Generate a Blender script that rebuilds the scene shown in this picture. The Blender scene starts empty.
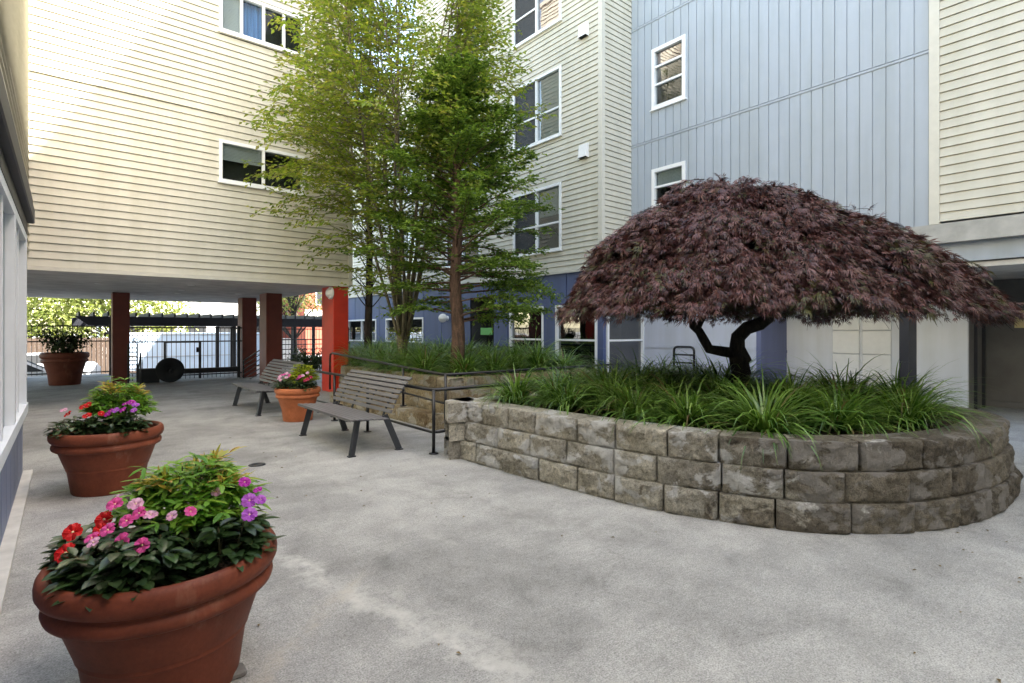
import bpy, math, random
from mathutils import Vector, noise, Matrix

# ------------------------------------------------------------------ basics
scene = bpy.context.scene
COL = scene.collection
R = math.radians
OFF = {}          # world offset of every parent, so that parts can be modelled in place


def rnd(a, b): return random.uniform(a, b)


class MB:
    """collects geometry and links it as ONE mesh object"""
    def __init__(s):
        s.v = []; s.f = []; s.m = []

    def add(s, verts, faces, mi=0):
        n = len(s.v)
        s.v.extend([tuple(p) for p in verts])
        for f in faces:
            s.f.append(tuple(i + n for i in f)); s.m.append(mi)

    def box(s, x0, x1, y0, y1, z0, z1, mi=0, ch=0.0):
        if ch <= 0:
            s.add([(x0, y0, z0), (x1, y0, z0), (x1, y1, z0), (x0, y1, z0),
                   (x0, y0, z1), (x1, y0, z1), (x1, y1, z1), (x0, y1, z1)],
                  [(0, 3, 2, 1), (4, 5, 6, 7), (0, 1, 5, 4), (1, 2, 6, 5), (2, 3, 7, 6), (3, 0, 4, 7)], mi)
        else:                                  # chamfered top and vertical edges
            c = ch
            def ring(i, z): return [(x0 + i + c, y0 + i, z), (x1 - i - c, y0 + i, z), (x1 - i, y0 + i + c, z), (x1 - i, y1 - i - c, z),
                                    (x1 - i - c, y1 - i, z), (x0 + i + c, y1 - i, z), (x0 + i, y1 - i - c, z), (x0 + i, y0 + i + c, z)]
            vs = ring(c, z0) + ring(0, z0 + c) + ring(0, z1 - c) + ring(c, z1)
            fs = [tuple(range(7, -1, -1)), tuple(range(24, 32))]
            for k in range(3):
                for j in range(8):
                    a = k * 8 + j; b = k * 8 + (j + 1) % 8
                    fs.append((a, b, b + 8, a + 8))
            s.add(vs, fs, mi)

    def obox(s, o, ax, ay, az, mi=0):
        o, ax, ay, az = Vector(o), Vector(ax), Vector(ay), Vector(az)
        vs = [o, o + ax, o + ax + ay, o + ay, o + az, o + ax + az, o + ax + ay + az, o + ay + az]
        s.add(vs, [(0, 3, 2, 1), (4, 5, 6, 7), (0, 1, 5, 4), (1, 2, 6, 5), (2, 3, 7, 6), (3, 0, 4, 7)], mi)

    def beam(s, a, b, w, h, mi=0):
        """rectangular bar from a to b, width w (horizontal), height h"""
        a, b = Vector(a), Vector(b); d = (b - a).normalized()
        side = d.cross(Vector((0, 0, 1)))
        if side.length < 1e-3: side = Vector((1, 0, 0))
        side.normalize(); up = side.cross(d).normalized()
        o = a - side * w / 2 - up * h / 2
        s.obox(o, b - a, side * w, up * h, mi)

    def tube(s, pts, rad, n=8, mi=0, cap=True):
        pts = [Vector(p) for p in pts]
        if not hasattr(rad, '__len__'): rad = [rad] * len(pts)
        rings = []; side = None
        for i, p in enumerate(pts):
            if i == 0: d = pts[1] - p
            elif i == len(pts) - 1: d = p - pts[i - 1]
            else: d = (pts[i + 1] - p).normalized() + (p - pts[i - 1]).normalized()
            if d.length < 1e-9: d = Vector((0, 0, 1))
            d.normalize()
            if side is None:
                t = Vector((0, 0, 1)) if abs(d.z) < .9 else Vector((1, 0, 0))
                side = d.cross(t).normalized()
            else:
                side = (side - d * side.dot(d))
                if side.length < 1e-6: side = d.orthogonal()
                side.normalize()
            up = d.cross(side)
            rings.append([p + (side * math.cos(2 * math.pi * k / n) + up * math.sin(2 * math.pi * k / n)) * rad[i] for k in range(n)])
        vs = [q for r in rings for q in r]; fs = []
        for i in range(len(pts) - 1):
            for k in range(n):
                a = i * n + k; b = i * n + (k + 1) % n
                fs.append((a, b, b + n, a + n))
        if cap:
            fs.append(tuple(range(n - 1, -1, -1))); m = (len(pts) - 1) * n
            fs.append(tuple(range(m, m + n)))
        s.add(vs, fs, mi)

    def lathe(s, c, prof, n=48, mi=0, wob=0):
        cx, cy, cz = c; vs = []; fs = []
        for (r, z) in prof:
            for k in range(n):
                a = 2 * math.pi * k / n
                vs.append((cx + r * math.cos(a), cy + r * math.sin(a), cz + z))
        for i in range(len(prof) - 1):
            for k in range(n):
                a = i * n + k; b = i * n + (k + 1) % n
                fs.append((a, b, b + n, a + n))
        s.add(vs, fs, mi)

    def prism(s, pts, z0, z1, mi=0):
        n = len(pts)
        vs = [(p[0], p[1], z0) for p in pts] + [(p[0], p[1], z1) for p in pts]
        fs = [tuple(range(n - 1, -1, -1)), tuple(range(n, 2 * n))]
        for i in range(n):
            j = (i + 1) % n
            fs.append((i, j, j + n, i + n))
        s.add(vs, fs, mi)

    def build(s, name, mats, parent=None, smooth=False, loc=None):
        me = bpy.data.meshes.new(name)
        off = Vector((0, 0, 0))
        if parent is not None: off = OFF.get(parent.name, off)
        elif loc is not None: off = Vector(loc)
        me.from_pydata([(p[0] - off.x, p[1] - off.y, p[2] - off.z) for p in s.v], [], s.f)
        if not isinstance(mats, (list, tuple)): mats = [mats]
        for m in mats: me.materials.append(m)
        if len(mats) > 1:
            me.polygons.foreach_set('material_index', s.m)
        if smooth:
            me.polygons.foreach_set('use_smooth', [True] * len(s.f))
        me.update()
        o = bpy.data.objects.new(name, me); COL.objects.link(o)
        if parent is not None:
            o.parent = parent; OFF[o.name] = off
        else:
            o.location = off; OFF[o.name] = off
        return o


def smooth_by_angle(o, deg=35):
    me = o.data
    me.polygons.foreach_set('use_smooth', [True] * len(me.polygons))
    try:
        me.set_sharp_from_angle(angle=R(deg))
    except Exception:
        pass


def tag(o, label=None, cat=None, group=None, kind=None):
    if label: o['label'] = label
    if cat: o['category'] = cat
    if group: o['group'] = group
    if kind: o['kind'] = kind
    return o


def thing(name, label, cat, loc=(0, 0, 0), group=None):
    o = bpy.data.objects.new(name, None); COL.objects.link(o)
    o.location = loc; o.empty_display_size = .2
    OFF[o.name] = Vector(loc)
    return tag(o, label, cat, group)


def copy_tree(o, parent=None):
    c = o.copy(); COL.objects.link(c)
    if parent is not None: c.parent = parent
    for ch in list(o.children): copy_tree(ch, c)
    return c


# camera model (used only to convert measured angles to places on the ground)
F, CXP, HY, CH = 538.0, 512.0, 331.0, 1.5
FW = (.639, .769)

def world(px, py, Yc):
    k = (px - CXP) / F; Xc = k * Yc
    return Vector((Xc * .769 + Yc * .639, -Xc * .639 + Yc * .769, CH + (HY - py) / F * Yc))


# ------------------------------------------------------------------ materials
def nodes(name):
    m = bpy.data.materials.new(name); m.use_nodes = True
    nt = m.node_tree; b = nt.nodes['Principled BSDF']
    return m, nt, b

def N(nt, t, **kw):
    n = nt.nodes.new(t)
    for k, v in kw.items(): setattr(n, k, v)
    return n

def ramp(nt, src, stops):
    r = N(nt, 'ShaderNodeValToRGB'); el = r.color_ramp.elements
    while len(el) < len(stops): el.new(.5)
    for e, (p, c) in zip(el, stops):
        e.position = p; e.color = (c[0], c[1], c[2], 1) if hasattr(c, '__len__') else (c, c, c, 1)
    nt.links.new(src, r.inputs[0]); return r.outputs[0]

def noise_tex(nt, scale, detail=5, rough=.6, coord=None, stretch=None, dist=0):
    tc = N(nt, 'ShaderNodeTexCoord'); out = tc.outputs['Object'] if coord is None else coord
    if stretch:
        mp = N(nt, 'ShaderNodeMapping'); mp.inputs['Scale'].default_value = stretch
        nt.links.new(out, mp.inputs[0]); out = mp.outputs[0]
    n = N(nt, 'ShaderNodeTexNoise'); n.inputs['Scale'].default_value = scale
    n.inputs['Detail'].default_value = detail; n.inputs['Roughness'].default_value = rough
    n.inputs['Distortion'].default_value = dist
    nt.links.new(out, n.inputs['Vector']); return n.outputs['Fac']

def mix(nt, fac, a, b, mode='MIX'):
    m = N(nt, 'ShaderNodeMix', data_type='RGBA', blend_type=mode)
    for sock, val in ((m.inputs[0], fac), (m.inputs[6], a), (m.inputs[7], b)):
        if isinstance(val, (int, float)): sock.default_value = val
        elif isinstance(val, (tuple, list)): sock.default_value = (*val[:3], 1)
        else: nt.links.new(val, sock)
    return m.outputs[2]

def math_n(nt, op, a, b=None, clamp=False):
    m = N(nt, 'ShaderNodeMath', operation=op, use_clamp=clamp)
    for sock, val in ((m.inputs[0], a), (m.inputs[1], b)):
        if val is None: continue
        if isinstance(val, (int, float)): sock.default_value = val
        else: nt.links.new(val, sock)
    return m.outputs[0]

def bump(nt, b, height, strength=.3, dist=.01):
    n = N(nt, 'ShaderNodeBump'); n.inputs['Strength'].default_value = strength; n.inputs['Distance'].default_value = dist
    nt.links.new(height, n.inputs['Height']); nt.links.new(n.outputs[0], b.inputs['Normal'])

def pmat(name, col, rough=.6, var=.12, scale=6, bmp=0, bscale=80, metal=0, spec=.5, stretch=None, fine=0):
    m, nt, b = nodes(name)
    f = noise_tex(nt, scale, stretch=stretch)
    lo = [max(0, c * (1 - var)) for c in col]; hi = [min(1, c * (1 + var)) for c in col]
    c = ramp(nt, f, [(.3, lo), (.7, hi)])
    if fine:
        g = noise_tex(nt, 150, 2); c = mix(nt, 1, c, ramp(nt, g, [(.3, 1 - fine), (.7, 1)]), 'MULTIPLY')
    nt.links.new(c, b.inputs['Base Color'])
    b.inputs['Roughness'].default_value = rough; b.inputs['Metallic'].default_value = metal
    b.inputs['Specular IOR Level'].default_value = spec
    if bmp: bump(nt, b, noise_tex(nt, bscale, 4), bmp, .01)
    return m

def leafmat(name, cols, rough=.5, trans=.35, spec=.4, tcol=None):
    """foliage: every leaf is an island and gets its own tint"""
    m, nt, b = nodes(name)
    g = N(nt, 'ShaderNodeNewGeometry')
    n = len(cols)
    c = ramp(nt, g.outputs['Random Per Island'], [(i / max(1, n - 1), cc) for i, cc in enumerate(cols)])
    nt.links.new(c, b.inputs['Base Color']); b.inputs['Roughness'].default_value = rough
    b.inputs['Specular IOR Level'].default_value = spec
    t = N(nt, 'ShaderNodeBsdfTranslucent')
    tc = mix(nt, 1, c, tcol or (1.3, 1.3, .7), 'MULTIPLY'); nt.links.new(tc, t.inputs[0])
    ms = N(nt, 'ShaderNodeMixShader'); ms.inputs[0].default_value = trans
    nt.links.new(b.outputs[0], ms.inputs[1]); nt.links.new(t.outputs[0], ms.inputs[2])
    nt.links.new(ms.outputs[0], nt.nodes['Material Output'].inputs[0])
    return m

def glassmat(name, tint=(.80, .84, .84), rough=.015, refl=.0):
    m, nt, b = nodes(name); nt.nodes.remove(b)
    lw = N(nt, 'ShaderNodeFresnel'); lw.inputs[0].default_value = 1.5
    tr = N(nt, 'ShaderNodeBsdfTransparent'); tr.inputs[0].default_value = (*tint, 1)
    gl = N(nt, 'ShaderNodeBsdfGlossy'); gl.inputs['Roughness'].default_value = rough
    # slight waviness of real panes
    bn = N(nt, 'ShaderNodeBump'); bn.inputs['Strength'].default_value = .03; bn.inputs['Distance'].default_value = .05
    nt.links.new(noise_tex(nt, 2.2, 1), bn.inputs['Height']); nt.links.new(bn.outputs[0], gl.inputs['Normal'])
    fac = math_n(nt, 'ADD', math_n(nt, 'MULTIPLY', lw.outputs[0], .24), refl, True)
    ms = N(nt, 'ShaderNodeMixShader'); nt.links.new(fac, ms.inputs[0])
    nt.links.new(tr.outputs[0], ms.inputs[1]); nt.links.new(gl.outputs[0], ms.inputs[2])
    nt.links.new(ms.outputs[0], nt.nodes['Material Output'].inputs[0])
    return m

M = {}
def siding_mat(name, col, grime=.12):
    m, nt, b = nodes(name)
    a = noise_tex(nt, 1.3, 6); s = noise_tex(nt, 1.0, 4, stretch=(3.5, 3.5, .25))
    c = ramp(nt, a, [(.3, [x * (1 - .06) for x in col]), (.7, [min(1, x * 1.03) for x in col])])
    c = mix(nt, 1, c, ramp(nt, s, [(.36, (1 - grime, 1 - grime, 1 - grime * 1.3)), (.6, 1.0)]), 'MULTIPLY')
    nt.links.new(c, b.inputs['Base Color']); b.inputs['Roughness'].default_value = .55
    bump(nt, b, noise_tex(nt, 30, 3, stretch=(.3, .3, 3)), .06, .01)
    return m

M['cream'] = siding_mat('cream_siding', (.61, .58, .485), .08)
M['paleblue'] = siding_mat('pale_blue_siding', (.40, .445, .505), .08)
M['slatelight'] = siding_mat('light_slate_panel', (.17, .205, .33), .12)
M['slate'] = siding_mat('slate_blue_siding', (.082, .112, .235), .12)
M['greyblue'] = siding_mat('grey_blue_panel', (.53, .56, .66), .08)
M['violet'] = siding_mat('dark_blue_panel', (.13, .15, .27), .1)
M['whitepanel'] = siding_mat('white_panel', (.72, .74, .78), .08)
M['trim'] = pmat('white_trim', (.82, .82, .80), .45, .04)
M['creamtrim'] = pmat('cream_trim', (.63, .605, .525), .5, .04)
M['vinyl'] = pmat('window_vinyl', (.85, .86, .86), .35, .03)
M['dark'] = pmat('dark_interior', (.02, .022, .024), .9, .3, 2)
M['interior'] = pmat('room_interior', (.07, .07, .068), .9, .3, 1.5)
M['gutter'] = pmat('dark_gutter', (.016, .017, .024), .5, .2)
M['soffit'] = pmat('soffit_plaster', (.60, .59, .57), .8, .22, 2.2, .15, 25)
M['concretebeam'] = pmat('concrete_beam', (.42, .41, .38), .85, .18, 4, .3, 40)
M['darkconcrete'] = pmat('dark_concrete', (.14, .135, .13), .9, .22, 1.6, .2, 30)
M['red'] = pmat('red_paint', (.56, .028, .008), .4, .1, 4, .08, 40)
M['maroon'] = pmat('maroon_paint', (.15, .032, .02), .5, .15, 4)
M['black'] = pmat('black_metal', (.012, .012, .014), .38, .25, 20, .05, 200)
M['benchslat'] = pmat('bench_slat', (.135, .13, .135), .42, .18, 9, .05, 120, stretch=(1, .2, 1))
M['benchleg'] = pmat('bench_leg', (.03, .033, .04), .4, .2)
M['soil'] = pmat('bark_mulch', (.055, .035, .024), .95, .6, 28, 1, 60)
M['lampglass'] = pmat('lamp_glass', (.85, .84, .78), .25, .03)
m_, nt_, b_ = nodes('insect_screen'); b_.inputs['Base Color'].default_value = (.06, .062, .064, 1); b_.inputs['Roughness'].default_value = .8
t_ = N(nt_, 'ShaderNodeBsdfTransparent'); x_ = N(nt_, 'ShaderNodeMixShader'); x_.inputs[0].default_value = .62
nt_.links.new(t_.outputs[0], x_.inputs[1]); nt_.links.new(b_.outputs[0], x_.inputs[2]); nt_.links.new(x_.outputs[0], nt_.nodes['Material Output'].inputs[0])
M['screen'] = m_
M['glass'] = glassmat('window_glass')
M['glassdark'] = glassmat('window_glass_dark', (.4, .43, .43), .02, .02)

def blind_mat(name, col):
    m, nt, b = nodes(name)
    b.inputs['Roughness'].default_value = .7
    c = ramp(nt, noise_tex(nt, 3, 2), [(.3, [x * .9 for x in col]), (.7, col)])
    nt.links.new(c, b.inputs['Base Color'])
    return m
M['blindwhite'] = blind_mat('white_blind', (.62, .63, .62))
M['blindred_reflection'] = blind_mat('maroon_blind_reflection', (.30, .13, .11))  # serves red blinds and one painted reflection
M['blindgreen'] = blind_mat('grey_green_blind', (.30, .36, .32))
M['reflection'] = pmat('painted_blue_reflection', (.13, .30, .62), .8, .35, 3, stretch=(6, 6, .4))

def concrete_ground():
    m, nt, b = nodes('courtyard_concrete')
    tc = N(nt, 'ShaderNodeTexCoord'); P = tc.outputs['Object']
    big = noise_tex(nt, .55, 6, .65, dist=.4); mid = noise_tex(nt, 2.6, 6, .68, dist=.3)
    fine = noise_tex(nt, 38, 6, .8); grain = noise_tex(nt, 120, 3, .7)
    c = ramp(nt, big, [(.28, (.23, .227, .218)), (.44, (.315, .311, .30)), (.58, (.395, .39, .373)), (.75, (.45, .44, .42))])
    c = mix(nt, .6, c, ramp(nt, mid, [(.30, .52), (.44, .84), (.56, 1.0), (.70, 1.2)]), 'MULTIPLY')
    c = mix(nt, .75, c, ramp(nt, fine, [(.32, .60), (.5, 1.0), (.68, 1.22)]), 'MULTIPLY')
    c = mix(nt, .9, c, ramp(nt, grain, [(.32, .50), (.5, 1.0), (.66, 1.36)]), 'MULTIPLY')
    # wheel-worn dark film, broken
    st = noise_tex(nt, 1.1, 7, .7, stretch=(.7, 1.5, 1))
    c = mix(nt, ramp(nt, st, [(.50, 0), (.70, .36)]), c, (.13, .128, .12))
    # fine surface pits
    vo = N(nt, 'ShaderNodeTexVoronoi'); vo.inputs['Scale'].default_value = 55; nt.links.new(P, vo.inputs['Vector'])
    pit = ramp(nt, vo.outputs['Distance'], [(.0, .55), (.10, 1.0)])
    c = mix(nt, ramp(nt, noise_tex(nt, 3.1, 3), [(.48, 0), (.6, .8)]), c, mix(nt, 1, c, pit, 'MULTIPLY'))
    sp = N(nt, 'ShaderNodeTexVoronoi'); sp.inputs['Scale'].default_value = 2.3; nt.links.new(P, sp.inputs['Vector'])
    c = mix(nt, ramp(nt, sp.outputs['Distance'], [(.028, .55), (.036, 0)]), c, (.09, .088, .085))
    mpd = N(nt, 'ShaderNodeMixRGB'); mpd.inputs[0].default_value = .22
    nw = N(nt, 'ShaderNodeTexNoise'); nw.inputs['Scale'].default_value = 3.0; nw.inputs['Detail'].default_value = 6; nt.links.new(P, nw.inputs['Vector'])
    nt.links.new(P, mpd.inputs[1]); nt.links.new(nw.outputs['Color'], mpd.inputs[2])
    cr = N(nt, 'ShaderNodeTexVoronoi'); cr.feature = 'DISTANCE_TO_EDGE'; cr.inputs['Scale'].default_value = .42; nt.links.new(mpd.outputs[0], cr.inputs['Vector'])
    cf = math_n(nt, 'MULTIPLY', ramp(nt, cr.outputs['Distance'], [(.0004, .22), (.0014, 0)]), ramp(nt, noise_tex(nt, .8, 3), [(.50, 0), (.58, 1)]))
    c = mix(nt, cf, c, (.07, .068, .062))
    # lime streaks and scrape marks left on the slab
    def streak(cx, cy, ang, length, w, amt, col):
        nonlocal c
        mp = N(nt, 'ShaderNodeMapping', vector_type='TEXTURE')
        mp.inputs['Location'].default_value = (cx, cy, 0); mp.inputs['Rotation'].default_value = (0, 0, ang)
        nt.links.new(P, mp.inputs[0])
        sx = N(nt, 'ShaderNodeSeparateXYZ'); nt.links.new(mp.outputs[0], sx.inputs[0])
        wob = math_n(nt, 'MULTIPLY', math_n(nt, 'SUBTRACT', noise_tex(nt, 3.3, 6, .7), .5), w * 5)
        y = math_n(nt, 'ABSOLUTE', math_n(nt, 'ADD', sx.outputs[1], wob))
        fy = math_n(nt, 'SUBTRACT', 1, math_n(nt, 'DIVIDE', y, w), True)
        fx = math_n(nt, 'MULTIPLY', math_n(nt, 'SUBTRACT', 1, math_n(nt, 'DIVIDE', math_n(nt, 'ABSOLUTE', sx.outputs[0]), length / 2), True), 3, True)
        br = ramp(nt, noise_tex(nt, 6, 6, .75), [(.36, 0), (.58, 1)])
        f = math_n(nt, 'MULTIPLY', math_n(nt, 'MULTIPLY', fy, fx), math_n(nt, 'MULTIPLY', br, amt))
        c = mix(nt, f, c, col)
    streak(1.25, 3.0, math.atan2(-2.3, .45), 3.4, .11, .9, (.52, .51, .48))
    streak(1.50, 2.1, math.atan2(-1.4, .35), 2.0, .20, .6, (.47, .46, .43))
    streak(.95, 2.75, math.atan2(.55, .62), 1.4, .08, .6, (.40, .36, .30))
    streak(.72, 4.8, math.atan2(-.6, .9), 1.6, .12, .6, (.46, .45, .42))
    streak(2.1, 4.6, math.atan2(-3, -.1), 4, .10, .45, (.42, .41, .39))
    streak(2.9, 3.4, math.atan2(-2, .4), 2.6, .16, .4, (.15, .145, .135))
    # control joints cast in the slab
    sx = N(nt, 'ShaderNodeSeparateXYZ'); nt.links.new(P, sx.inputs[0])
    nt.links.new(c, b.inputs['Base Color'])
    b.inputs['Roughness'].default_value = .82; b.inputs['Specular IOR Level'].default_value = .3
    h = math_n(nt, 'ADD', math_n(nt, 'MULTIPLY', fine, .5), math_n(nt, 'MULTIPLY', grain, .5))
    bump(nt, b, h, .35, .006)
    return m
M['concrete'] = concrete_ground()
M['asphalt'] = pmat('street_asphalt', (.16, .16, .16), .9, .2, .5, .3, 60)

def block_mat(name, tan, light, darkc, darkside=None):
    m, nt, b = nodes(name)
    a = noise_tex(nt, 1.7, 6, .65); f = noise_tex(nt, 30, 7, .8); g = noise_tex(nt, 130, 3, .8)
    geo = N(nt, 'ShaderNodeNewGeometry')
    c = ramp(nt, a, [(.32, darkc), (.52, tan), (.70, [min(1, x * 1.25) for x in tan])])
    c = mix(nt, 1, c, ramp(nt, geo.outputs['Random Per Island'], [(0, (.78, .76, .74)), (.5, (.98, .97, .95)), (1, (1.18, 1.16, 1.1))]), 'MULTIPLY')
    c = mix(nt, .9, c, ramp(nt, f, [(.32, .35), (.48, .95), (.66, 1.45)]), 'MULTIPLY')
    c = mix(nt, .8, c, ramp(nt, g, [(.3, .55), (.5, 1.0), (.72, 1.3)]), 'MULTIPLY')
    # lime bloom with sharp broken edges
    e = noise_tex(nt, 2.9, 7, .6, stretch=(1, 1, 1.5), dist=.3)
    ef = math_n(nt, 'MULTIPLY', ramp(nt, e, [(.525, 0), (.56, .85)]), ramp(nt, f, [(.3, .55), (.5, 1)]))
    c = mix(nt, ef, c, light)
    # dark damp film plus shade painted into the right end
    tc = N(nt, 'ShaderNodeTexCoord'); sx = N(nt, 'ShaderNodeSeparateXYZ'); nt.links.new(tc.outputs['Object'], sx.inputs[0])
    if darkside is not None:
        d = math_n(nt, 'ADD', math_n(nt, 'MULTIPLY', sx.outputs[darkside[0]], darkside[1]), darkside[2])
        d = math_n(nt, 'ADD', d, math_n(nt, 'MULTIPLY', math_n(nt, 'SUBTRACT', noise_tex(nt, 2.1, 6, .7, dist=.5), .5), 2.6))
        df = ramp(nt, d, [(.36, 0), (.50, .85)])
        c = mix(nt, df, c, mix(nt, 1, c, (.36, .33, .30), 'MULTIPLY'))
    nt.links.new(c, b.inputs['Base Color']); b.inputs['Roughness'].default_value = .92
    b.inputs['Specular IOR Level'].default_value = .2
    bump(nt, b, math_n(nt, 'ADD', f, math_n(nt, 'MULTIPLY', g, .6)), 1.0, .04)
    return m
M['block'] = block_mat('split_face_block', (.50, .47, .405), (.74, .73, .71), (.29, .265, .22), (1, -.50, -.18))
M['blockback'] = block_mat('split_face_block_tan', (.40, .33, .22), (.52, .48, .40), (.22, .15, .08), None)
M['blockcap'] = M['block']

def terracotta(name, col, dusty=.12):
    m, nt, b = nodes(name)
    a = noise_tex(nt, 5, 6, .65); f = noise_tex(nt, 60, 3)
    c = ramp(nt, a, [(.3, [x * .72 for x in col]), (.55, col), (.75, [min(1, x * 1.2) for x in col])])
    s = noise_tex(nt, 2.5, 6, .7, stretch=(3, 3, .5))
    c = mix(nt, ramp(nt, s, [(.58, 0), (.75, dusty * 2)]), c, (.45, .30, .22))
    c = mix(nt, .5, c, ramp(nt, f, [(.3, .75), (.6, 1.05)]), 'MULTIPLY')
    nt.links.new(c, b.inputs['Base Color']); b.inputs['Roughness'].default_value = .58
    b.inputs['Specular IOR Level'].default_value = .22
    bump(nt, b, f, .12, .006)
    return m
M['terra'] = terracotta('terracotta', (.16, .042, .022), .09)
M['terramid'] = terracotta('terracotta_mid', (.20, .055, .028))
M['terralight'] = terracotta('terracotta_light', (.50, .155, .062))
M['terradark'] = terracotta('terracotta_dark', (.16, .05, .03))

def bark(name, c1, c2, sc=9):
    m, nt, b = nodes(name)
    f = noise_tex(nt, sc, 6, .7, stretch=(2.2, 2.2, .5)); g = noise_tex(nt, 60, 4)
    c = ramp(nt, f, [(.34, c1), (.62, c2)]); c = mix(nt, .7, c, ramp(nt, g, [(.3, .6), (.7, 1.2)]), 'MULTIPLY')
    nt.links.new(c, b.inputs['Base Color']); b.inputs['Roughness'].default_value = .9
    bump(nt, b, f, .8, .03); return m
M['barkred'] = bark('reddish_bark', (.05, .032, .024), (.18, .105, .072))
M['barkgrey'] = bark('grey_green_bark', (.085, .072, .045), (.22, .19, .125))
M['barkdark'] = bark('dark_bark', (.018, .014, .012), (.05, .04, .035))
M['barkmaple'] = bark('maple_bark', (.008, .007, .006), (.032, .026, .022), 14)

M['leafhorn'] = leafmat('yellow_green_leaf', [(.11, .17, .022), (.18, .26, .035), (.26, .34, .05), (.34, .34, .07), (.15, .24, .035), (.26, .25, .09), (.13, .21, .03)], .4, .5)
M['leafcon'] = leafmat('dark_green_leaf', [(.04, .08, .016), (.085, .15, .025), (.16, .26, .04), (.06, .12, .02), (.25, .36, .06), (.11, .19, .03)], .45, .3)
M['leafmaple'] = leafmat('purple_maple_leaf', [(.034, .012, .012), (.072, .026, .025), (.15, .068, .062), (.046, .016, .015), (.11, .050, .040), (.075, .021, .022), (.17, .080, .072)], .36, .12, .42, (1.2, .8, .6))
M['leafmaplegreen'] = leafmat('bronze_green_maple_leaf', [(.05, .045, .018), (.085, .085, .028), (.06, .038, .028), (.10, .10, .035)], .4, .25, .45)
M['blade'] = leafmat('grass_blade', [(.04, .10, .018), (.08, .17, .028), (.18, .31, .06), (.055, .125, .02), (.28, .42, .11), (.075, .16, .028)], .3, .3, .6)
M['bladedry'] = leafmat('dry_grass_blade', [(.16, .11, .05), (.22, .16, .08), (.12, .085, .04)], .6, .2)
M['leaffar'] = leafmat('far_tree_leaf', [(.10, .14, .03), (.17, .21, .05), (.24, .27, .08), (.13, .16, .04)], .5, .4)
M['leafshrub'] = leafmat('shrub_leaf', [(.02, .035, .012), (.04, .065, .018), (.03, .05, .015)], .4, .25)
M['leafimp'] = leafmat('impatiens_leaf', [(.018, .038, .015), (.035, .07, .022), (.025, .05, .02), (.05, .10, .03), (.03, .035, .022)], .32, .2, .5)
M['leafnan'] = leafmat('nandina_leaf', [(.09, .24, .03), (.16, .35, .045), (.24, .43, .06), (.12, .28, .035), (.28, .42, .05)], .4, .4)
M['leafnantip'] = leafmat('nandina_tip_leaf', [(.48, .36, .07), (.44, .44, .09), (.52, .28, .09), (.36, .44, .07)], .4, .4)
M['leaflime'] = leafmat('lime_leaf', [(.30, .36, .02), (.40, .44, .03), (.24, .32, .02), (.48, .48, .05)], .4, .4)
def petal(name, cols): return leafmat(name, cols, .5, .3, .3, (1.1, 1, 1))
M['pink'] = petal('pink_petal', [(.80, .12, .42), (.72, .09, .35)])
M['palepink'] = petal('pale_pink_petal', [(.80, .40, .62), (.78, .50, .66)])
M['redpetal'] = petal('red_petal', [(.62, .012, .015), (.72, .02, .02)])
M['purple'] = petal('purple_petal', [(.42, .09, .56), (.52, .16, .64)])
M['magenta'] = petal('magenta_petal', [(.45, .03, .40), (.55, .05, .45)])
M['crimson'] = petal('crimson_petal', [(.42, .01, .06), (.5, .02, .09)])
M['eye'] = pmat('flower_eye', (.75, .6, .35), .6, .1)
M['stem'] = pmat('plant_stem', (.10, .09, .04), .6, .3, 30)
M['signgreen'] = pmat('green_sign', (.13, .42, .12), .5, .05)
M['signyellow'] = pmat('yellow_sign', (.72, .60, .30), .5, .05)
M['carwhite'] = pmat('white_car_paint', (.75, .76, .78), .25, .02)
M['carsilver'] = pmat('silver_car_paint', (.45, .47, .5), .3, .03)
M['carred'] = pmat('red_car_paint', (.45, .04, .03), .3, .03)
M['tyre'] = pmat('tyre_rubber', (.02, .02, .02), .8, .2)
M['truckwhite'] = pmat('truck_panel', (.55, .68, .84), .5, .05, 1)
M['woodfence'] = pmat('brown_fence_board', (.065, .042, .028), .8, .35, 5, .2, 40, stretch=(6, 6, .4))
M['orange'] = pmat('orange_fascia', (.55, .16, .05), .6, .08)
M['brick'] = pmat('red_brick', (.33, .085, .05), .85, .2, 30)
M['white'] = pmat('white_wall', (.78, .78, .76), .6, .05)

# ------------------------------------------------------------------ setting: ground
g = MB(); g.add([(-400, -400, -.95), (400, -400, -.95), (400, 500, -.95), (-400, 500, -.95)], [(0, 1, 2, 3)])
tag(g.build('street', M['asphalt']), kind='structure')
g = MB()
# courtyard slab with a cast control joint towards the right
g.box(-20, 40, -30, 23.6, -.94, 0)
tag(g.build('courtyard_ground', M['concrete']), kind='structure')
g = MB(); g.box(-.36, -.26, -4, 7.62, .004, .035)
tag(g.build('wall_foot_kerb', pmat('kerb_concrete', (.52, .51, .48), .8, .15, 6, .2, 50)), kind='structure')
g = MB()
g.box(7.05, 14.2, .78, .793, .003, .005); g.box(5.2, 9.9, 5.9, 5.912, .003, .005)
tag(g.build('pavement_joint', pmat('joint_dirt', (.06, .055, .05), .9, .3)), kind='structure')

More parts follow.
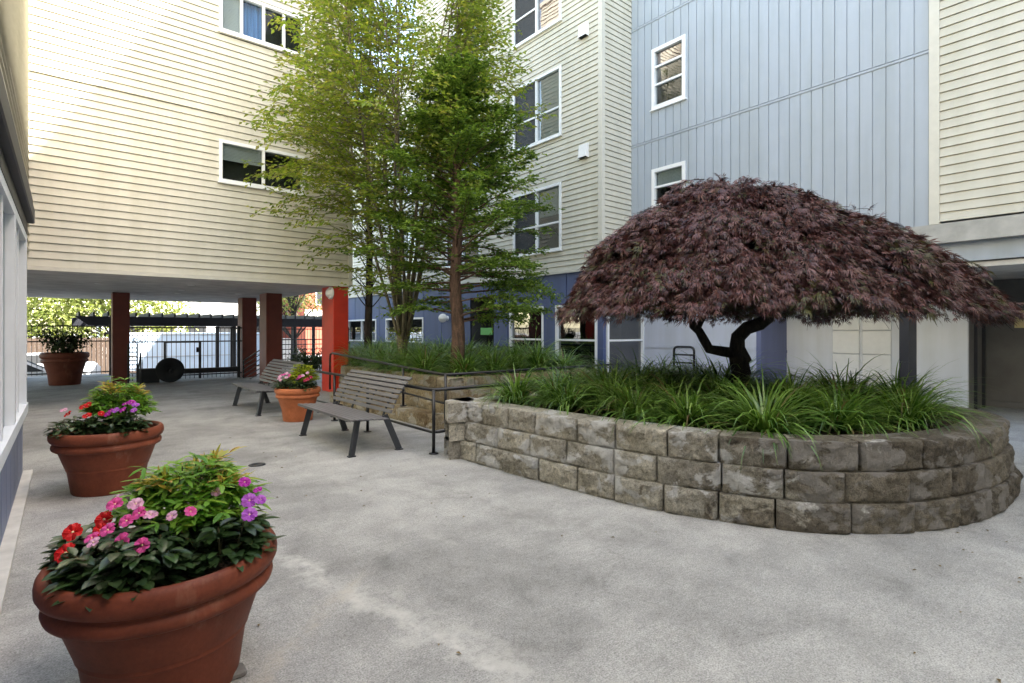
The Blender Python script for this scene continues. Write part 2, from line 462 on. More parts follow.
# ------------------------------------------------------------------ wall builders
def lap_siding(mb, o, h, n, L, z0, z1, lap=.142, out=.016, holes=()):
    """real overlapping boards: o = foot of wall, h = along, n = outward"""
    o, h, n = Vector(o), Vector(h), Vector(n)
    rows = int(round((z1 - z0) / lap)); lap = (z1 - z0) / rows
    up = Vector((0, 0, 1))
    flip = h.cross(up).dot(n) < 0
    for i in range(rows):
        a = z0 + i * lap; b = a + lap; c = (a + b) / 2
        cuts = [(hh[0], hh[1]) for hh in holes if hh[2] < c < hh[3]]
        cuts.sort(); segs = []; cur = 0
        for c0, c1 in cuts:
            if c0 > cur: segs.append((cur, c0))
            cur = max(cur, c1)
        if cur < L: segs.append((cur, L))
        for s0, s1 in segs:
            # boards are nailed up in lengths, with a hair of unevenness
            k = max(1, int((s1 - s0) / 3.6)); 
            for q in range(k):
                t0 = s0 + (s1 - s0) * q / k; t1 = s0 + (s1 - s0) * (q + 1) / k
                jo = out + rnd(-.0015, .0015)
                p = [o + h * t0 + n * jo, o + h * t1 + n * jo, o + h * t1 + n * .001, o + h * t0 + n * .001]
                g_ = .010; bb = b - g_
                vs = [p[0] + up * a, p[1] + up * a, p[2] + up * bb, p[3] + up * bb, p[0] - n * (jo + .022) + up * a, p[1] - n * (jo + .022) + up * a,
                      p[3] - n * .023 + up * (bb + .002), p[2] - n * .023 + up * (bb + .002), p[3] - n * .023 + up * b, p[2] - n * .023 + up * b]
                fs = [(0, 1, 2, 3), (4, 5, 1, 0), (3, 2, 7, 6), (6, 7, 9, 8)]
                if flip: fs = [f[::-1] for f in fs]
                mb.add(vs, fs)

def board_siding(mb, o, h, n, L, z0, z1, pitch=.2, gap=.012, holes=(), depth=.012):
    """vertical grooved panels: raised boards with dark recessed grooves"""
    o, h, n = Vector(o), Vector(h), Vector(n); up = Vector((0, 0, 1))
    k = int(round(L / pitch)); pitch = L / k
    for i in range(k):
        a = i * pitch + gap / 2; b = (i + 1) * pitch - gap / 2
        cuts = sorted([a, b] + [x for hh in holes for x in hh[:2] if a < x < b])
        for a_, b_ in zip(cuts, cuts[1:]):
            spans = [(z0, z1)]
            c = (a_ + b_) / 2
            for hh in holes:
                if hh[0] < c < hh[1]:
                    new = []
                    for s0, s1 in spans:
                        if hh[2] > s0: new.append((s0, min(hh[2], s1)))
                        if hh[3] < s1: new.append((max(hh[3], s0), s1))
                    spans = new
            for s0, s1 in spans:
                mb.obox(o + h * a_ - n * .02 + up * s0, h * (b_ - a_), n * (.02 + depth), up * (s1 - s0))
    # groove backing
    gb = [(0, L, z0, z1)]
    for hh in holes:
        new = []
        for a0, a1, b0, b1 in gb:
            if hh[1] <= a0 or hh[0] >= a1 or hh[3] <= b0 or hh[2] >= b1: new.append((a0, a1, b0, b1)); continue
            if hh[0] > a0: new.append((a0, hh[0], b0, b1))
            if hh[1] < a1: new.append((hh[1], a1, b0, b1))
            if hh[2] > b0: new.append((max(a0, hh[0]), min(a1, hh[1]), b0, hh[2]))
            if hh[3] < b1: new.append((max(a0, hh[0]), min(a1, hh[1]), hh[3], b1))
        gb = new
    for a0, a1, b0, b1 in gb:
        mb.obox(o + h * a0 - n * .05 + up * b0, h * (a1 - a0), n * .047, up * (b1 - b0))

def window(parent, o, h, n, w, ht, vm=(), hm=(), trim=.047, blind=None, bfrac=1.0, back='interior', glass='glass', depth=.5, bars=(), label=None, frame_mat='vinyl', bl_range=None):
    """o = lower corner of the opening on the wall plane"""
    o, h, n = Vector(o), Vector(h), Vector(n); up = Vector((0, 0, 1))
    fr = MB()
    def bar(a0, a1, z0, z1, n0, n1):
        fr.obox(o + h * a0 + up * z0 + n * n0, h * (a1 - a0), n * (n1 - n0), up * (z1 - z0))
    e = .018
    bar(-e, trim, -e, ht + e, -.07, .045); bar(w - trim, w + e, -e, ht + e, -.07, .045)
    bar(trim, w - trim, ht - trim, ht + e, -.07, .043); bar(trim, w - trim, -e, trim, -.07, .055)
    bar(-e - .03, w + e + .03, -e - .03, -e - .002, 0, .075)                 # sill nose
    for x in vm: bar(x - .026, x + .026, trim, ht - trim, -.06, .03)
    for (x0, x1, z) in hm: bar(x0, x1, z - .024, z + .024, -.055, .024)
    f = fr.build('window', M[frame_mat], parent)
    if label: f['label'] = label
    pn = MB(); pn.obox(o + h * trim * .8 + up * trim * .8 - n * .035, h * (w - 1.6 * trim), n * .006, up * (ht - 1.6 * trim))
    pn.build('pane', M[glass], f)
    rc = MB()
    a, b, c, d = o, o + h * w, o + h * w + up * ht, o + up * ht
    q = [p - n * .06 for p in (a, b, c, d)] + [p - n * depth for p in (a, b, c, d)]
    rc.add(q, [(4, 5, 6, 7), (0, 1, 5, 4), (1, 2, 6, 5), (2, 3, 7, 6), (3, 0, 4, 7)])
    rc.build('window_recess', M[back], f)
    if blind:
        bm = MB(); r0, r1 = bl_range or (trim, w - trim)
        zb = ht * (1 - bfrac); zz = ht - trim
        while zz > zb + .02:
            bm.obox(o + h * (r0 + .01) + up * (zz - .022) - n * .10, h * (r1 - r0 - .02), n * .012, up * .021 + n * .008)
            zz -= .03
        bm.build('blind', M[blind], f)
    return f

X, Y, Z = Vector((1, 0, 0)), Vector((0, 1, 0)), Vector((0, 0, 1))

# ------------------------------------------------------------------ overhanging cream building (left)
LB = thing('apartment_building', 'cream lap sided apartment block raised on red and maroon pillars over a passage', 'building', (2.4, 12.72, 0))
V0, ZB = 12.72, 2.60
LU0, LU1 = -.55, 5.42
HT = 14.2
wl = [(2.52 - LU0, 4.26 - LU0, 4.68, 5.54), (2.52 - LU0, 4.26 - LU0, 7.86, 8.74)]
mb = MB()
lap_siding(mb, (LU0, V0, 0), X, -Y, LU1 - LU0 - .07, ZB + .05, 6.085, .143, .022, wl)
lap_siding(mb, (LU0, V0 - .012, 0), X, -Y, LU1 - LU0 - .07, 6.09, HT, .143, .022, wl)
lap_siding(mb, (LU1, V0, 0), Y, X, 10.5, ZB + .05, 6.94, .143, .022); lap_siding(mb, (LU1, V0, 0), Y, X, 2.8, 6.94, HT, .143, .022)
mb.box(LU0, LU1 - .02, V0 + .7, 15.5, ZB + .06, HT - .05); mb.box(LU0, LU1 - .02, 15.5, 23.2, ZB + .06, 6.9)
mb.build('wall', M['cream'], LB)
mb = MB()
mb.box(LU1 - .075, LU1 + .022, V0 - .036, V0 + .06, ZB, HT)                # corner board
mb.box(LU0, LU1 - .077, V0 - .028, V0 + .01, ZB - .02, ZB + .048)               # drip edge
mb.box(LU1 - .02, LU1 + .02, V0 + .062, 23.2, ZB - .02, ZB + .048)
mb.box(LU0, LU1 + .06, V0 - .06, 15.6, HT, HT + .12); mb.box(LU0, LU1 + .06, 15.52, 23.3, 6.95, 7.05)
mb.build('trim', M['creamtrim'], LB)
mb = MB(); mb.box(-14, LU0, V0 + .02, 23.2, ZB, 6.9); mb.build('rear_wing', M['cream'], LB)
mb = MB(); mb.box(-14, LU1 - .025, V0 + .015, 23.2, ZB - .012, ZB + .03)
mb.build('soffit', M['soffit'], LB)
for (z0, z1) in ((4.68, 5.54), (7.86, 8.74)):
    up_ = z0 > 6
    window(LB, (2.52, V0 - (.012 if up_ else 0), z0), X, -Y, 1.74, z1 - z0, vm=(.87,) if not up_ else (.42, .87, 1.30),
           blind='blindwhite' if not up_ else 'blindwhite', bfrac=.45 if not up_ else .98, bl_range=(.055, .85) if not up_ else (.055, .42),
           label='wide sliding window with white frame' if not up_ else 'wide sliding window with painted blue curtain')
# blue curtain painted behind the upper panes in place of mirrored sky
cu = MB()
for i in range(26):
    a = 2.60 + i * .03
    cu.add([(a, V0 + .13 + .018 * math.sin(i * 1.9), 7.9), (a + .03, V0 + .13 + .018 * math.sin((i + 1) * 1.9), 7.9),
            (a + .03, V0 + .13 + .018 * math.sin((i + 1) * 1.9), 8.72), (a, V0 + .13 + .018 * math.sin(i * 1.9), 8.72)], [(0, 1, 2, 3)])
cu.build('reflection', M['reflection'], [o for o in LB.children if 'blue curtain' in o.get('label', '')][0])

def pillar(u0, u1, v0, v1, mat, label):
    p = MB(); p.box(u0, u1, v0, v1, 0, ZB - .013, 0, .012)
    o = p.build('pillar', M[mat], LB); o['label'] = label
    return o
red = pillar(4.99, 5.37, 12.76, 13.52, 'red', 'bright red corner pillar')
pillar(4.42, 4.86, 16.3, 17.0, 'maroon', 'maroon pillar in the middle of the passage')
pillar(4.42, 4.86, 19.0, 19.6, 'maroon', 'maroon pillar at the gate')
pillar(1.02, 1.42, 18.7, 19.3, 'maroon', 'maroon pillar left of the gate')
pillar(-5.2, -4.8, 18.7, 19.3, 'maroon', 'maroon pillar by the left end')
for (x, y) in ((2.3, 14.6), (2.4, 16.6), (2.5, 18.0), (3.9, 17.2), (.6, 15.5)):
    d = MB(); d.lathe((x, y, ZB - .028), [(.001, 0), (.075, 0), (.095, .014)], 20)
    d.build('downlight', M['trim'], LB)
# round bulkhead lamp on the red pillar
wlp = thing('wall_lamp', 'round glass bulkhead lamp on the side of the red pillar', 'lamp', (4.97, 12.84, 2.42))
d = MB()
c = Vector((4.985, 12.86, 2.42))
def disc_lathe(mb, c, axis, prof, n=28):
    axis = Vector(axis).normalized(); s = axis.orthogonal().normalized(); t = axis.cross(s)
    vs = []; fs = []
    for (r, a) in prof:
        for k in range(n):
            th = 2 * math.pi * k / n
            vs.append(c + axis * a + (s * math.cos(th) + t * math.sin(th)) * r)
    for i in range(len(prof) - 1):
        for k in range(n):
            a = i * n + k; b = i * n + (k + 1) % n
            fs.append((a, b, b + n, a + n))
    mb.add(vs, fs)
disc_lathe(d, c, (-1, 0, 0), [(.15, 0), (.15, .05), (.125, .07), (.115, .06)]); d.build('lamp_ring', M['trim'], wlp, True)
d = MB(); disc_lathe(d, c, (-1, 0, 0), [(.118, .05), (.11, .09), (.075, .125), (.03, .14), (.001, .142)]); d.build('lamp_glass', M['lampglass'], wlp, True)

# ------------------------------------------------------------------ near-left building
NB = thing('apartment_building', 'building at the left edge with blue panelled base, white window frames and dark gutter', 'building', (-.4, 3, 0))
mb = MB(); lap_siding(mb, (-.5, -5, 0), Y, X, 17.7, 2.9, 10.5, .143, .022)
mb.box(-9, -.53, -5, 12.7, 2.9, 10.45); mb.build('wall', M['cream'], NB)
mb = MB(); board_siding(mb, (-.35, -5, 0), Y, X, 12.55, 0.0, .66, .4, .02); mb.box(-9, -.41, -5, 7.54, 0, 2.6)
mb.build('base_panel', M['slatelight'], NB)
mb = MB()
for i in range(8):
    v = 7.56 - i * 1.62
    mb.box(-.38, -.305, v - .16, v, .76, 2.42)
mb.box(-.38, -.295, -5, 7.56, .66, .758); mb.box(-.38, -.305, -5, 7.56, 2.421, 2.50)
for i in range(8):
    v = 7.56 - i * 1.62
    mb.box(-.38, -.325, v - .95, v - .89, .76, 2.42)
mb.build('window_frame', pmat('pale_blue_white_trim', (.74, .79, .86), .45, .04), NB)
mb = MB(); mb.box(-.37, -.362, -5, 7.5, .76, 2.42); mb.build('window_pane', M['glass'], NB)
mb = MB()
mb.box(-.5, -.30, -5, 7.56, 2.50, 2.62); mb.box(-.36, -.245, -5, 7.60, 2.63, 2.78, 0, .01); mb.box(-.5, -.26, -5, 7.60, 2.785, 2.88)
mb.build('gutter', M['gutter'], NB)

# ------------------------------------------------------------------ middle cream wing
random.seed(5)
MBg = thing('apartment_building', 'cream lap sided wing with slate blue ground floor behind the planted trees', 'building', (9.9, 14, 0))
U1, V1, VEND, HM = 9.87, 8.52, 24.0, 13.6
def rv(v): return VEND - v     # along -Y from the far end
wins = []
for (v0, v1, z0, z1, bl, lab) in ((9.88, 11.78, 3.62, 5.33, 'blindwhite', 'lowest double window of the wing'),
                                  (9.88, 11.78, 6.58, 8.35, 'blindgreen', 'double window with grey green blinds'),
                                  (9.88, 11.78, 9.55, 11.3, 'blindred_reflection', 'double window with dark red blinds'),
                                  (13.4, 15.3, 9.55, 11.3, 'blindwhite', None), (13.4, 15.3, 6.58, 8.35, 'blindwhite', None), (13.4, 15.3, 3.62, 5.33, 'blindwhite', None),
                                  (17.2, 19.1, 6.58, 8.35, 'blindwhite', None), (17.2, 19.1, 3.62, 5.33, 'blindwhite', None)):
    wins.append((v0, v1, z0, z1, bl, lab))
mb = MB()
lap_siding(mb, (U1, V1 + .10, 0), Y, -X, 17.3 - V1 - .1, 11.2, HM, .136, .021, [(w[0] - V1 - .1, w[1] - V1 - .1, w[2], w[3]) for w in wins])
lap_siding(mb, (U1, V1 + .10, 0), Y, -X, VEND - V1 - .1, 3.04, 11.2, .136, .021, [(w[0] - V1 - .1, w[1] - V1 - .1, w[2], w[3]) for w in wins])
lap_siding(mb, (U1 + .10, V1, 0), X, -Y, 1.08, 3.04, HM, .136, .021)
mb.box(U1 + .75, U1 + 9, V1 + .1, 17.3, 3.0, HM - .02); mb.box(U1 + .75, U1 + 9, 17.3, VEND, 3.0, 11.18); mb.box(U1 + .1, U1 + 9, 17.2, 17.3, 11.18, HM - .03)
lap_siding(mb, (U1, VEND, 0), X, Y, 8, 3.04, 11.2, .136, .016)
mb.build('wall', M['cream'], MBg)
mb = MB(); mb.box(U1 - .024, U1 + .098, V1 - .024, V1 + .098, 2.985, HM)
mb.box(U1 - .03, U1 + .05, V1 + .10, VEND, 2.985, 3.035); mb.box(U1 + .10, 11.02, V1 - .03, V1 + .05, 2.985, 3.035)
mb.box(U1 - .1, U1 + 9, V1 + .1, 17.4, HM, HM + .12); mb.box(U1 - .1, U1 + 9, 17.4, VEND + .1, 11.2, 11.3)
mb.build('trim', M['creamtrim'], MBg)
for (v0, v1, z0, z1, bl, lab) in wins:
    hh = z1 - z0
    w_ = window(MBg, (U1, v1, z0), -Y, -X, v1 - v0, hh, vm=((v1 - v0) / 2,), hm=((.055, (v1 - v0) / 2, hh * .42), ((v1 - v0) / 2, v1 - v0 - .055, hh * .42)) if z0 < 9 else ((.055, (v1 - v0) / 2, hh * .42),),
           blind=bl, bfrac=1.0 if bl != 'blindwhite' else .45, bl_range=((v1 - v0) / 2 + .03, v1 - v0 - .06) if z0 < 9 else (.06, v1 - v0 - .06), label=lab)
    sc_ = MB(); sc_.box(U1 - .002, U1 + .002, v1 - (v1 - v0) / 2 + .028, v1 - .05, z0 + .05, z1 - .05); sc_.build('insect_screen', M['screen'], w_)
# slate-blue ground floor with corner window and entrance
slate_holes = []
GW = [(8.70, 10.1, 0.35, 2.15), (10.6, 12.0, 0.35, 2.15), (12.77, 14.0, 0, 2.55), (16.9, 19.8, 1.06, 1.98), (20.7, 23.6, 1.06, 1.98)]
mb = MB()
U1g = U1 + .05
board_siding(mb, (U1g, V1 + .02, 0), Y, -X, VEND - V1 - .02, 0, 2.984, 1.18, .03, [(g0 - V1 - .02, g1 - V1 - .02, a, b) for g0, g1, a, b in GW], .02)
mb.box(U1g + .75, U1 + 8.9, V1 + .78, VEND - .05, 0, 2.98)
mb.obox((U1g - .02, V1 - .02, 0), X * .10, Y * .10, Z * 2.984)
mb.obox((U1g + .08, V1 - .01, 2.16), X * 1.5, Y * .06, Z * .82)
mb.obox((U1g + .08, V1 - .01, 0), X * 1.5, Y * .06, Z * .34)
mb.build('ground_floor', M['slate'], MBg)
for (g0, g1, a, b) in GW:
    if a == 0: continue
    if g0 < 11:
        hz = 1.27 - a
        window(MBg, (U1g, g1, a), -Y, -X, g1 - g0, b - a, hm=((.055, g1 - g0 - .055, hz),), back='interior', glass='glassdark', depth=.7, label='tall ground floor window')
    else:
        window(MBg, (U1g, g1, a), -Y, -X, g1 - g0, b - a, vm=((g1 - g0) * .5,), back='interior', glass='glass', depth=.6, label='low ground floor window')
window(MBg, (U1g + .12, V1 - .01, .35), X, -Y, 1.42, 1.80, hm=((.055, 1.365, .92),), glass='glassdark', depth=.7, label='corner window on the return wall')
# dark recessed entrance
e = MB(); ex0, ex1 = 12.77, 14.0
e.add([(U1g, ex0, 0), (U1g, ex1, 0), (U1g, ex1, 2.55), (U1g, ex0, 2.55), (U1g + .7, ex0, 0), (U1g + .7, ex1, 0), (U1g + .7, ex1, 2.55), (U1g + .7, ex0, 2.55)],
      [(4, 5, 6, 7), (1, 0, 4, 5), (0, 3, 7, 4), (3, 2, 6, 7), (2, 1, 5, 6)])
en = e.build('entrance_recess', M['interior'], MBg)
e = MB(); e.box(U1g + .62, U1g + .67, ex0 + .1, ex1 - .1, .02, 2.15); dr = e.build('door', M['dark'], MBg)
e = MB(); e.tube([(U1g + .60, ex0 + .2, 1.02), (U1g + .55, ex0 + .2, 1.02), (U1g + .55, ex0 + .32, 1.02)], .012, 8); e.build('handle', M['trim'], dr)
e = MB(); e.box(U1g + .10, U1g + .13, 13.0, 13.6, 1.38, 1.60); sg = e.build('sign_board', M['signgreen'])
tag(sg, 'blank green sign hanging in the dark entrance behind the reddish trunk', 'sign'); sg.name = 'entrance_sign'
# vents
for z, lab in ((8.90, 'white vent box high on the cream wall beside the red blinds'), (5.93, 'white vent box on the cream wall below the middle window')):
    vv = 9.06
    t = thing('wall_vent', lab, 'vent', (U1, vv, z), 'vent boxes on the cream wall')
    e = MB(); x0 = U1 - .125
    e.add([(U1, vv - .14, z - .18), (U1, vv + .14, z - .18), (x0, vv + .13, z - .16), (x0, vv - .13, z - .16),
           (U1, vv - .14, z + .18), (U1, vv + .14, z + .18), (x0 + .04, vv + .13, z + .16), (x0 + .04, vv - .13, z + .16)],
          [(3, 2, 6, 7), (7, 6, 5, 4), (0, 3, 7, 4), (2, 1, 5, 6)])
    e.build('hood', M['trim'], t)
    e = MB(); e.box(x0 + .012, U1 - .002, vv - .125, vv + .125, z - .155, z - .15); e.build('grille', M['dark'], t)
# globe lamp
gl = thing('wall_lamp', 'white globe lamp on the slate blue wall between the two planted trees', 'lamp', (U1, 15.3, 1.93))
e = MB(); e.lathe((U1 - .16, 15.3, 1.93), [(.001, -.15)] + [(.15 * math.sin(t), -.15 * math.cos(t)) for t in [i * math.pi / 14 for i in range(1, 14)]] + [(.001, .15)], 24)
e.build('globe', M['lampglass'], gl, True)
e = MB(); disc_lathe(e, Vector((U1 + .04, 15.3, 1.93)), (-1, 0, 0), [(.08, 0), (.08, .03), (.05, .05), (.05, .09)]); e.build('bracket', M['trim'], gl, True)

# ------------------------------------------------------------------ pale-blue wing and right cream wing
PB = thing('apartment_building', 'tall wing clad in pale blue vertical grooved panels above the purple maple', 'building', (11, 5.5, 0))
U2, V2, HR = 11.0, 2.37, 22.8
bw = [(6.98, 7.87, 6.87, 8.31), (6.98, 7.87, 3.97, 5.40)]
mb = MB()
for (z0, z1) in ((3.25, 6.09), (6.16, 9.0), (9.07, 11.9), (11.97, HR)):
    board_siding(mb, (U2, V2 + .06, 0), Y, -X, V1 - V2 - .07, z0, z1, .2, .020, [(a - V2 - .06, b - V2 - .06, c, d) for a, b, c, d in bw], .016)
mb.box(U2 + .75, U2 + 10, V2, V1 + .3, 3.2, HR)
mb.build('wall', M['paleblue'], PB)
mb = MB()
for z in (6.09, 9.0, 11.9):
    mb.box(U2 - .03, U2 + .02, V2 + .06, V1, z + .012, z + .052); mb.box(U2 - .018, U2 + .02, V2 + .06, V1, z + .002, z + .010)
mb.box(U2 - .02, U2 + .02, V1 - .075, V1 - .012, 3.25, 6.08); mb.box(U2 - .02, U2 + .02, V1 - .075, V1 - .012, 6.16, 8.99)
mb.build('belt_moulding', M['paleblue'], PB)
for (a, b, c, d) in bw:
    hh = d - c
    window(PB, (U2, b, c), -Y, -X, b - a, hh, hm=((.07, b - a - .07, hh * .40), (.07, b - a - .07, hh * .70)), trim=.07, blind='blindred_reflection' if c > 6 else 'blindwhite', bfrac=.28,  # red slats paint a reflection into the top pane of the upper window
           glass='glass', depth=.6, label='upper window with a painted strip of red reflection' if c > 6 else 'lower window half hidden by the maple')
mb = MB(); mb.box(U2 - .05, U2 + 6, -22, V1 - .02, 2.93, 3.245); mb.build('concrete_beam', M['concretebeam'], PB)
mb = MB(); mb.box(U2 + .10, U2 + .16, -22, 3.1, 2.62, 2.928); mb.build('fascia', M['paleblue'], PB)
mb = MB(); mb.box(U2 + .165, U2 + 8, -22, V1 - .03, 2.52, 2.60); mb.build('passage_soffit', M['soffit'], PB)
# recessed ground floor
mb = MB(); ug = 11.45
mb.box(ug, ug + .1, 5.55, V1 - .02, 0, 2.515)
mb.box(ug - .02, ug - .002, 5.55, V1 - .15, 1.08, 1.16); mb.box(ug - .012, ug - .001, 7.0, 7.012, 0, 1.078); mb.box(ug - .012, ug - .001, 7.0, 7.012, 1.162, 2.5)
mb.build('grey_panel_wall', M['greyblue'], PB)
mb = MB(); mb.box(ug, 12.7, 5.45, 5.548, 0, 2.515); mb.box(ug + .02, 12.68, 5.43, 5.448, 1.0, 1.06); mb.build('side_panel', M['violet'], PB)
mb = MB(); mb.box(12.7, 12.8, 2.24, 5.45, 0, 2.515); mb.build('white_panel_wall', M['whitepanel'], PB)
dd = MB()
for i in range(2):
    for j in range(5):
        v0 = 3.42 + i * .56; z0 = .05 + j * .49
        dd.box(12.655, 12.698, v0, v0 + .50, z0, z0 + .475, 0, .006)
dd.build('storage_door', M['trim'], PB)
dd = MB(); dd.box(11.3, 11.78, 2.79, 2.93, 0, 2.515); dd.build('column', M['gutter'], PB)
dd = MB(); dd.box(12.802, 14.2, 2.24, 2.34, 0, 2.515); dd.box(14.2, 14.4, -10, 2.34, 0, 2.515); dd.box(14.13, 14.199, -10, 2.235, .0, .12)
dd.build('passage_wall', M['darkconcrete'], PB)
dd = MB(); dd.box(13.2, 13.26, 2.19, 2.238, .0, 2.1); dd.box(13.9, 13.96, 2.19, 2.238, 0, 2.1); dd.box(13.26, 13.9, 2.19, 2.238, 2.04, 2.1)
dd.build('door_frame', M['gutter'], PB)
RB = thing('apartment_building', 'cream lap sided wing at the right edge above the concrete beam', 'building', (11, 0, 3.25))
mb = MB(); lap_siding(mb, (U2 - .02, -22, 0), Y, -X, V2 + 22 - .07, 3.28, HR, .15, .022)
mb.box(U2 + .3, U2 + 10, -22, V2 - .05, 3.25, HR); mb.build('wall', M['cream'], RB)
mb = MB(); mb.box(U2 - .055, U2 + .06, V2 - .08, V2 + .058, 3.247, HR); mb.build('corner_board', M['creamtrim'], RB)
sg = MB(); sg.box(14.18, 14.199, 1.50, 1.80, 1.56, 1.90, 0); o = sg.build('wall_sign', [M['signyellow']])
tag(o, 'small yellow notice on the dark concrete wall of the right passage', 'sign')

SB = thing('apartment_building', 'unseen cream lap sided wing added behind the camera to cut sky light', 'building', (0, -9, 0))  # added out of view to cut sky light and darken the window reflections
mb = MB(); lap_siding(mb, (-9, -9, 0), X, Y, 19.8, 0, 11.5, .15, .022); mb.box(-9, 10.8, -20, -9.3, 0, 11.45); mb.build('wall', M['cream'], SB)

# ------------------------------------------------------------------ railings
def railing(name, label, pts, h, posts, bars=(), r=.021, base=True, group=None, z0=0, zs=None):
    """pts: plan polyline of the rail; posts: points; bars: heights of lower rails (fractions)"""
    t = thing(name, label, 'railing', (pts[0][0], pts[0][1], z0), group)
    def zz(i): return (zs[i] if zs else h)
    tr = MB(); tr.tube([(p[0], p[1], z0 + zz(i)) for i, p in enumerate(pts)], r * 1.05, 10); tr.build('top_rail', M['black'], t, True)
    for b in bars:
        q = MB(); q.tube([(p[0], p[1], z0 + zz(i) - h + b) for i, p in enumerate(pts)], r * .8, 8); q.build('lower_rail', M['black'], t, True)
    for (x, y, zb, zt) in posts:
        q = MB(); q.tube([(x, y, zb), (x, y, zt)], r, 10)
        if base: q.lathe((x, y, zb + .0), [(.001, .016), (.055, .015), (.06, .003)], 16)
        q.build('post', M['black'], t, True)
    return t
# near handrail along the ramp, turning behind the stone planter
railing('handrail', 'low black handrail behind the nearer bench turning at the stone planter', [(3.46, 10.3), (3.46, 7.5), (3.46, 5.72), (3.52, 5.66), (5.1, 5.66), (6.4, 5.66)], .78,
        [(3.46, 10.2, 0, .78), (3.46, 8.8, 0, .78), (3.46, 7.52, 0, .78), (3.46, 5.66, 0, .78), (5.0, 5.66, 0, .78), (6.35, 5.66, 0, .78)], (.26,))
# rail on the ledge of the rear planter
hr = railing('handrail', 'raised black handrail on the ledge of the rear block planter', [(4.36, 11.2), (4.36, 8.6), (4.36, 6.86), (4.42, 6.78), (6.0, 6.78), (8.4, 6.78)], .85,
        [(4.36, 8.1, .24, .90), (4.36, 6.80, 0, .86), (6.0, 6.78, 0, .86), (8.3, 6.78, 0, .86)], (.42,), zs=[1.03, .92, .85, .85, .85, .85])
q = MB(); q.tube([(4.36, 11.2, 1.03), (4.36, 11.32, 1.0), (4.36, 11.34, .9), (4.36, 11.34, .25)], .021, 10); q.build('rail_return', M['black'], hr, True)
# far guard rail in front of the blue ground floor
railing('guard_rail', 'long black three bar guard rail in front of the slate blue wall', [(8.45, 8.9), (8.45, 12), (8.45, 16), (8.45, 21)], 1.10,
        [(8.45, 8.9, 0, 1.10), (8.45, 10.3, 0, 1.10), (8.45, 12.4, 0, 1.1), (8.45, 14.6, 0, 1.1), (8.45, 17, 0, 1.1), (8.45, 20, 0, 1.1)], (.92, .72, .5))
t = thing('hoop_rail', 'small black hoop rail with cross bars behind the purple maple', 'railing', (9.6, 6, 0))
q = MB(); hp = [(9.6, 6.36, 0), (9.6, 6.36, 1.10)] + [(9.6, 6.36 - .08 * (1 - math.cos(a)), 1.10 + .08 * math.sin(a)) for a in (.5, 1.0, 1.57)] + [(9.6, 5.90 + .08 * (1 - math.cos(a)), 1.10 + .08 * math.sin(a)) for a in (1.57, 1.0, .5)] + [(9.6, 5.90, 1.1), (9.6, 5.90, 0)]
q.tube(hp, .024, 10); q.build('hoop', M['black'], t, True)
for z in (1.02, .86):
    q = MB(); q.tube([(9.6, 6.36, z), (9.6, 5.90, z)], .018, 8); q.build('cross_bar', M['black'], t, True)

# ------------------------------------------------------------------ block planters
def catmull(pts, closed=True, step=.02):
    out = []; n = len(pts)
    for i in range(n if closed else n - 1):
        p0, p1, p2, p3 = [Vector(pts[(i + k) % n] if closed else pts[min(max(i + k, 0), n - 1)]) for k in (-1, 0, 1, 2)]
        L = (p2 - p1).length; m = max(2, int(L / step))
        for j in range(m):
            t = j / m
            out.append(.5 * ((2 * p1) + (-p0 + p2) * t + (2 * p0 - 5 * p1 + 4 * p2 - p3) * t * t + (-p0 + 3 * p1 - 3 * p2 + p3) * t ** 3))
    if not closed: out.append(Vector(pts[-1]))
    return out

def densify(pts, step=.02):
    out = []; n = len(pts)
    for i in range(n):
        a, b = Vector(pts[i]), Vector(pts[(i + 1) % n]); m = max(1, int((b - a).length / step))
        for j in range(m): out.append(a.lerp(b, j / m))
    return out

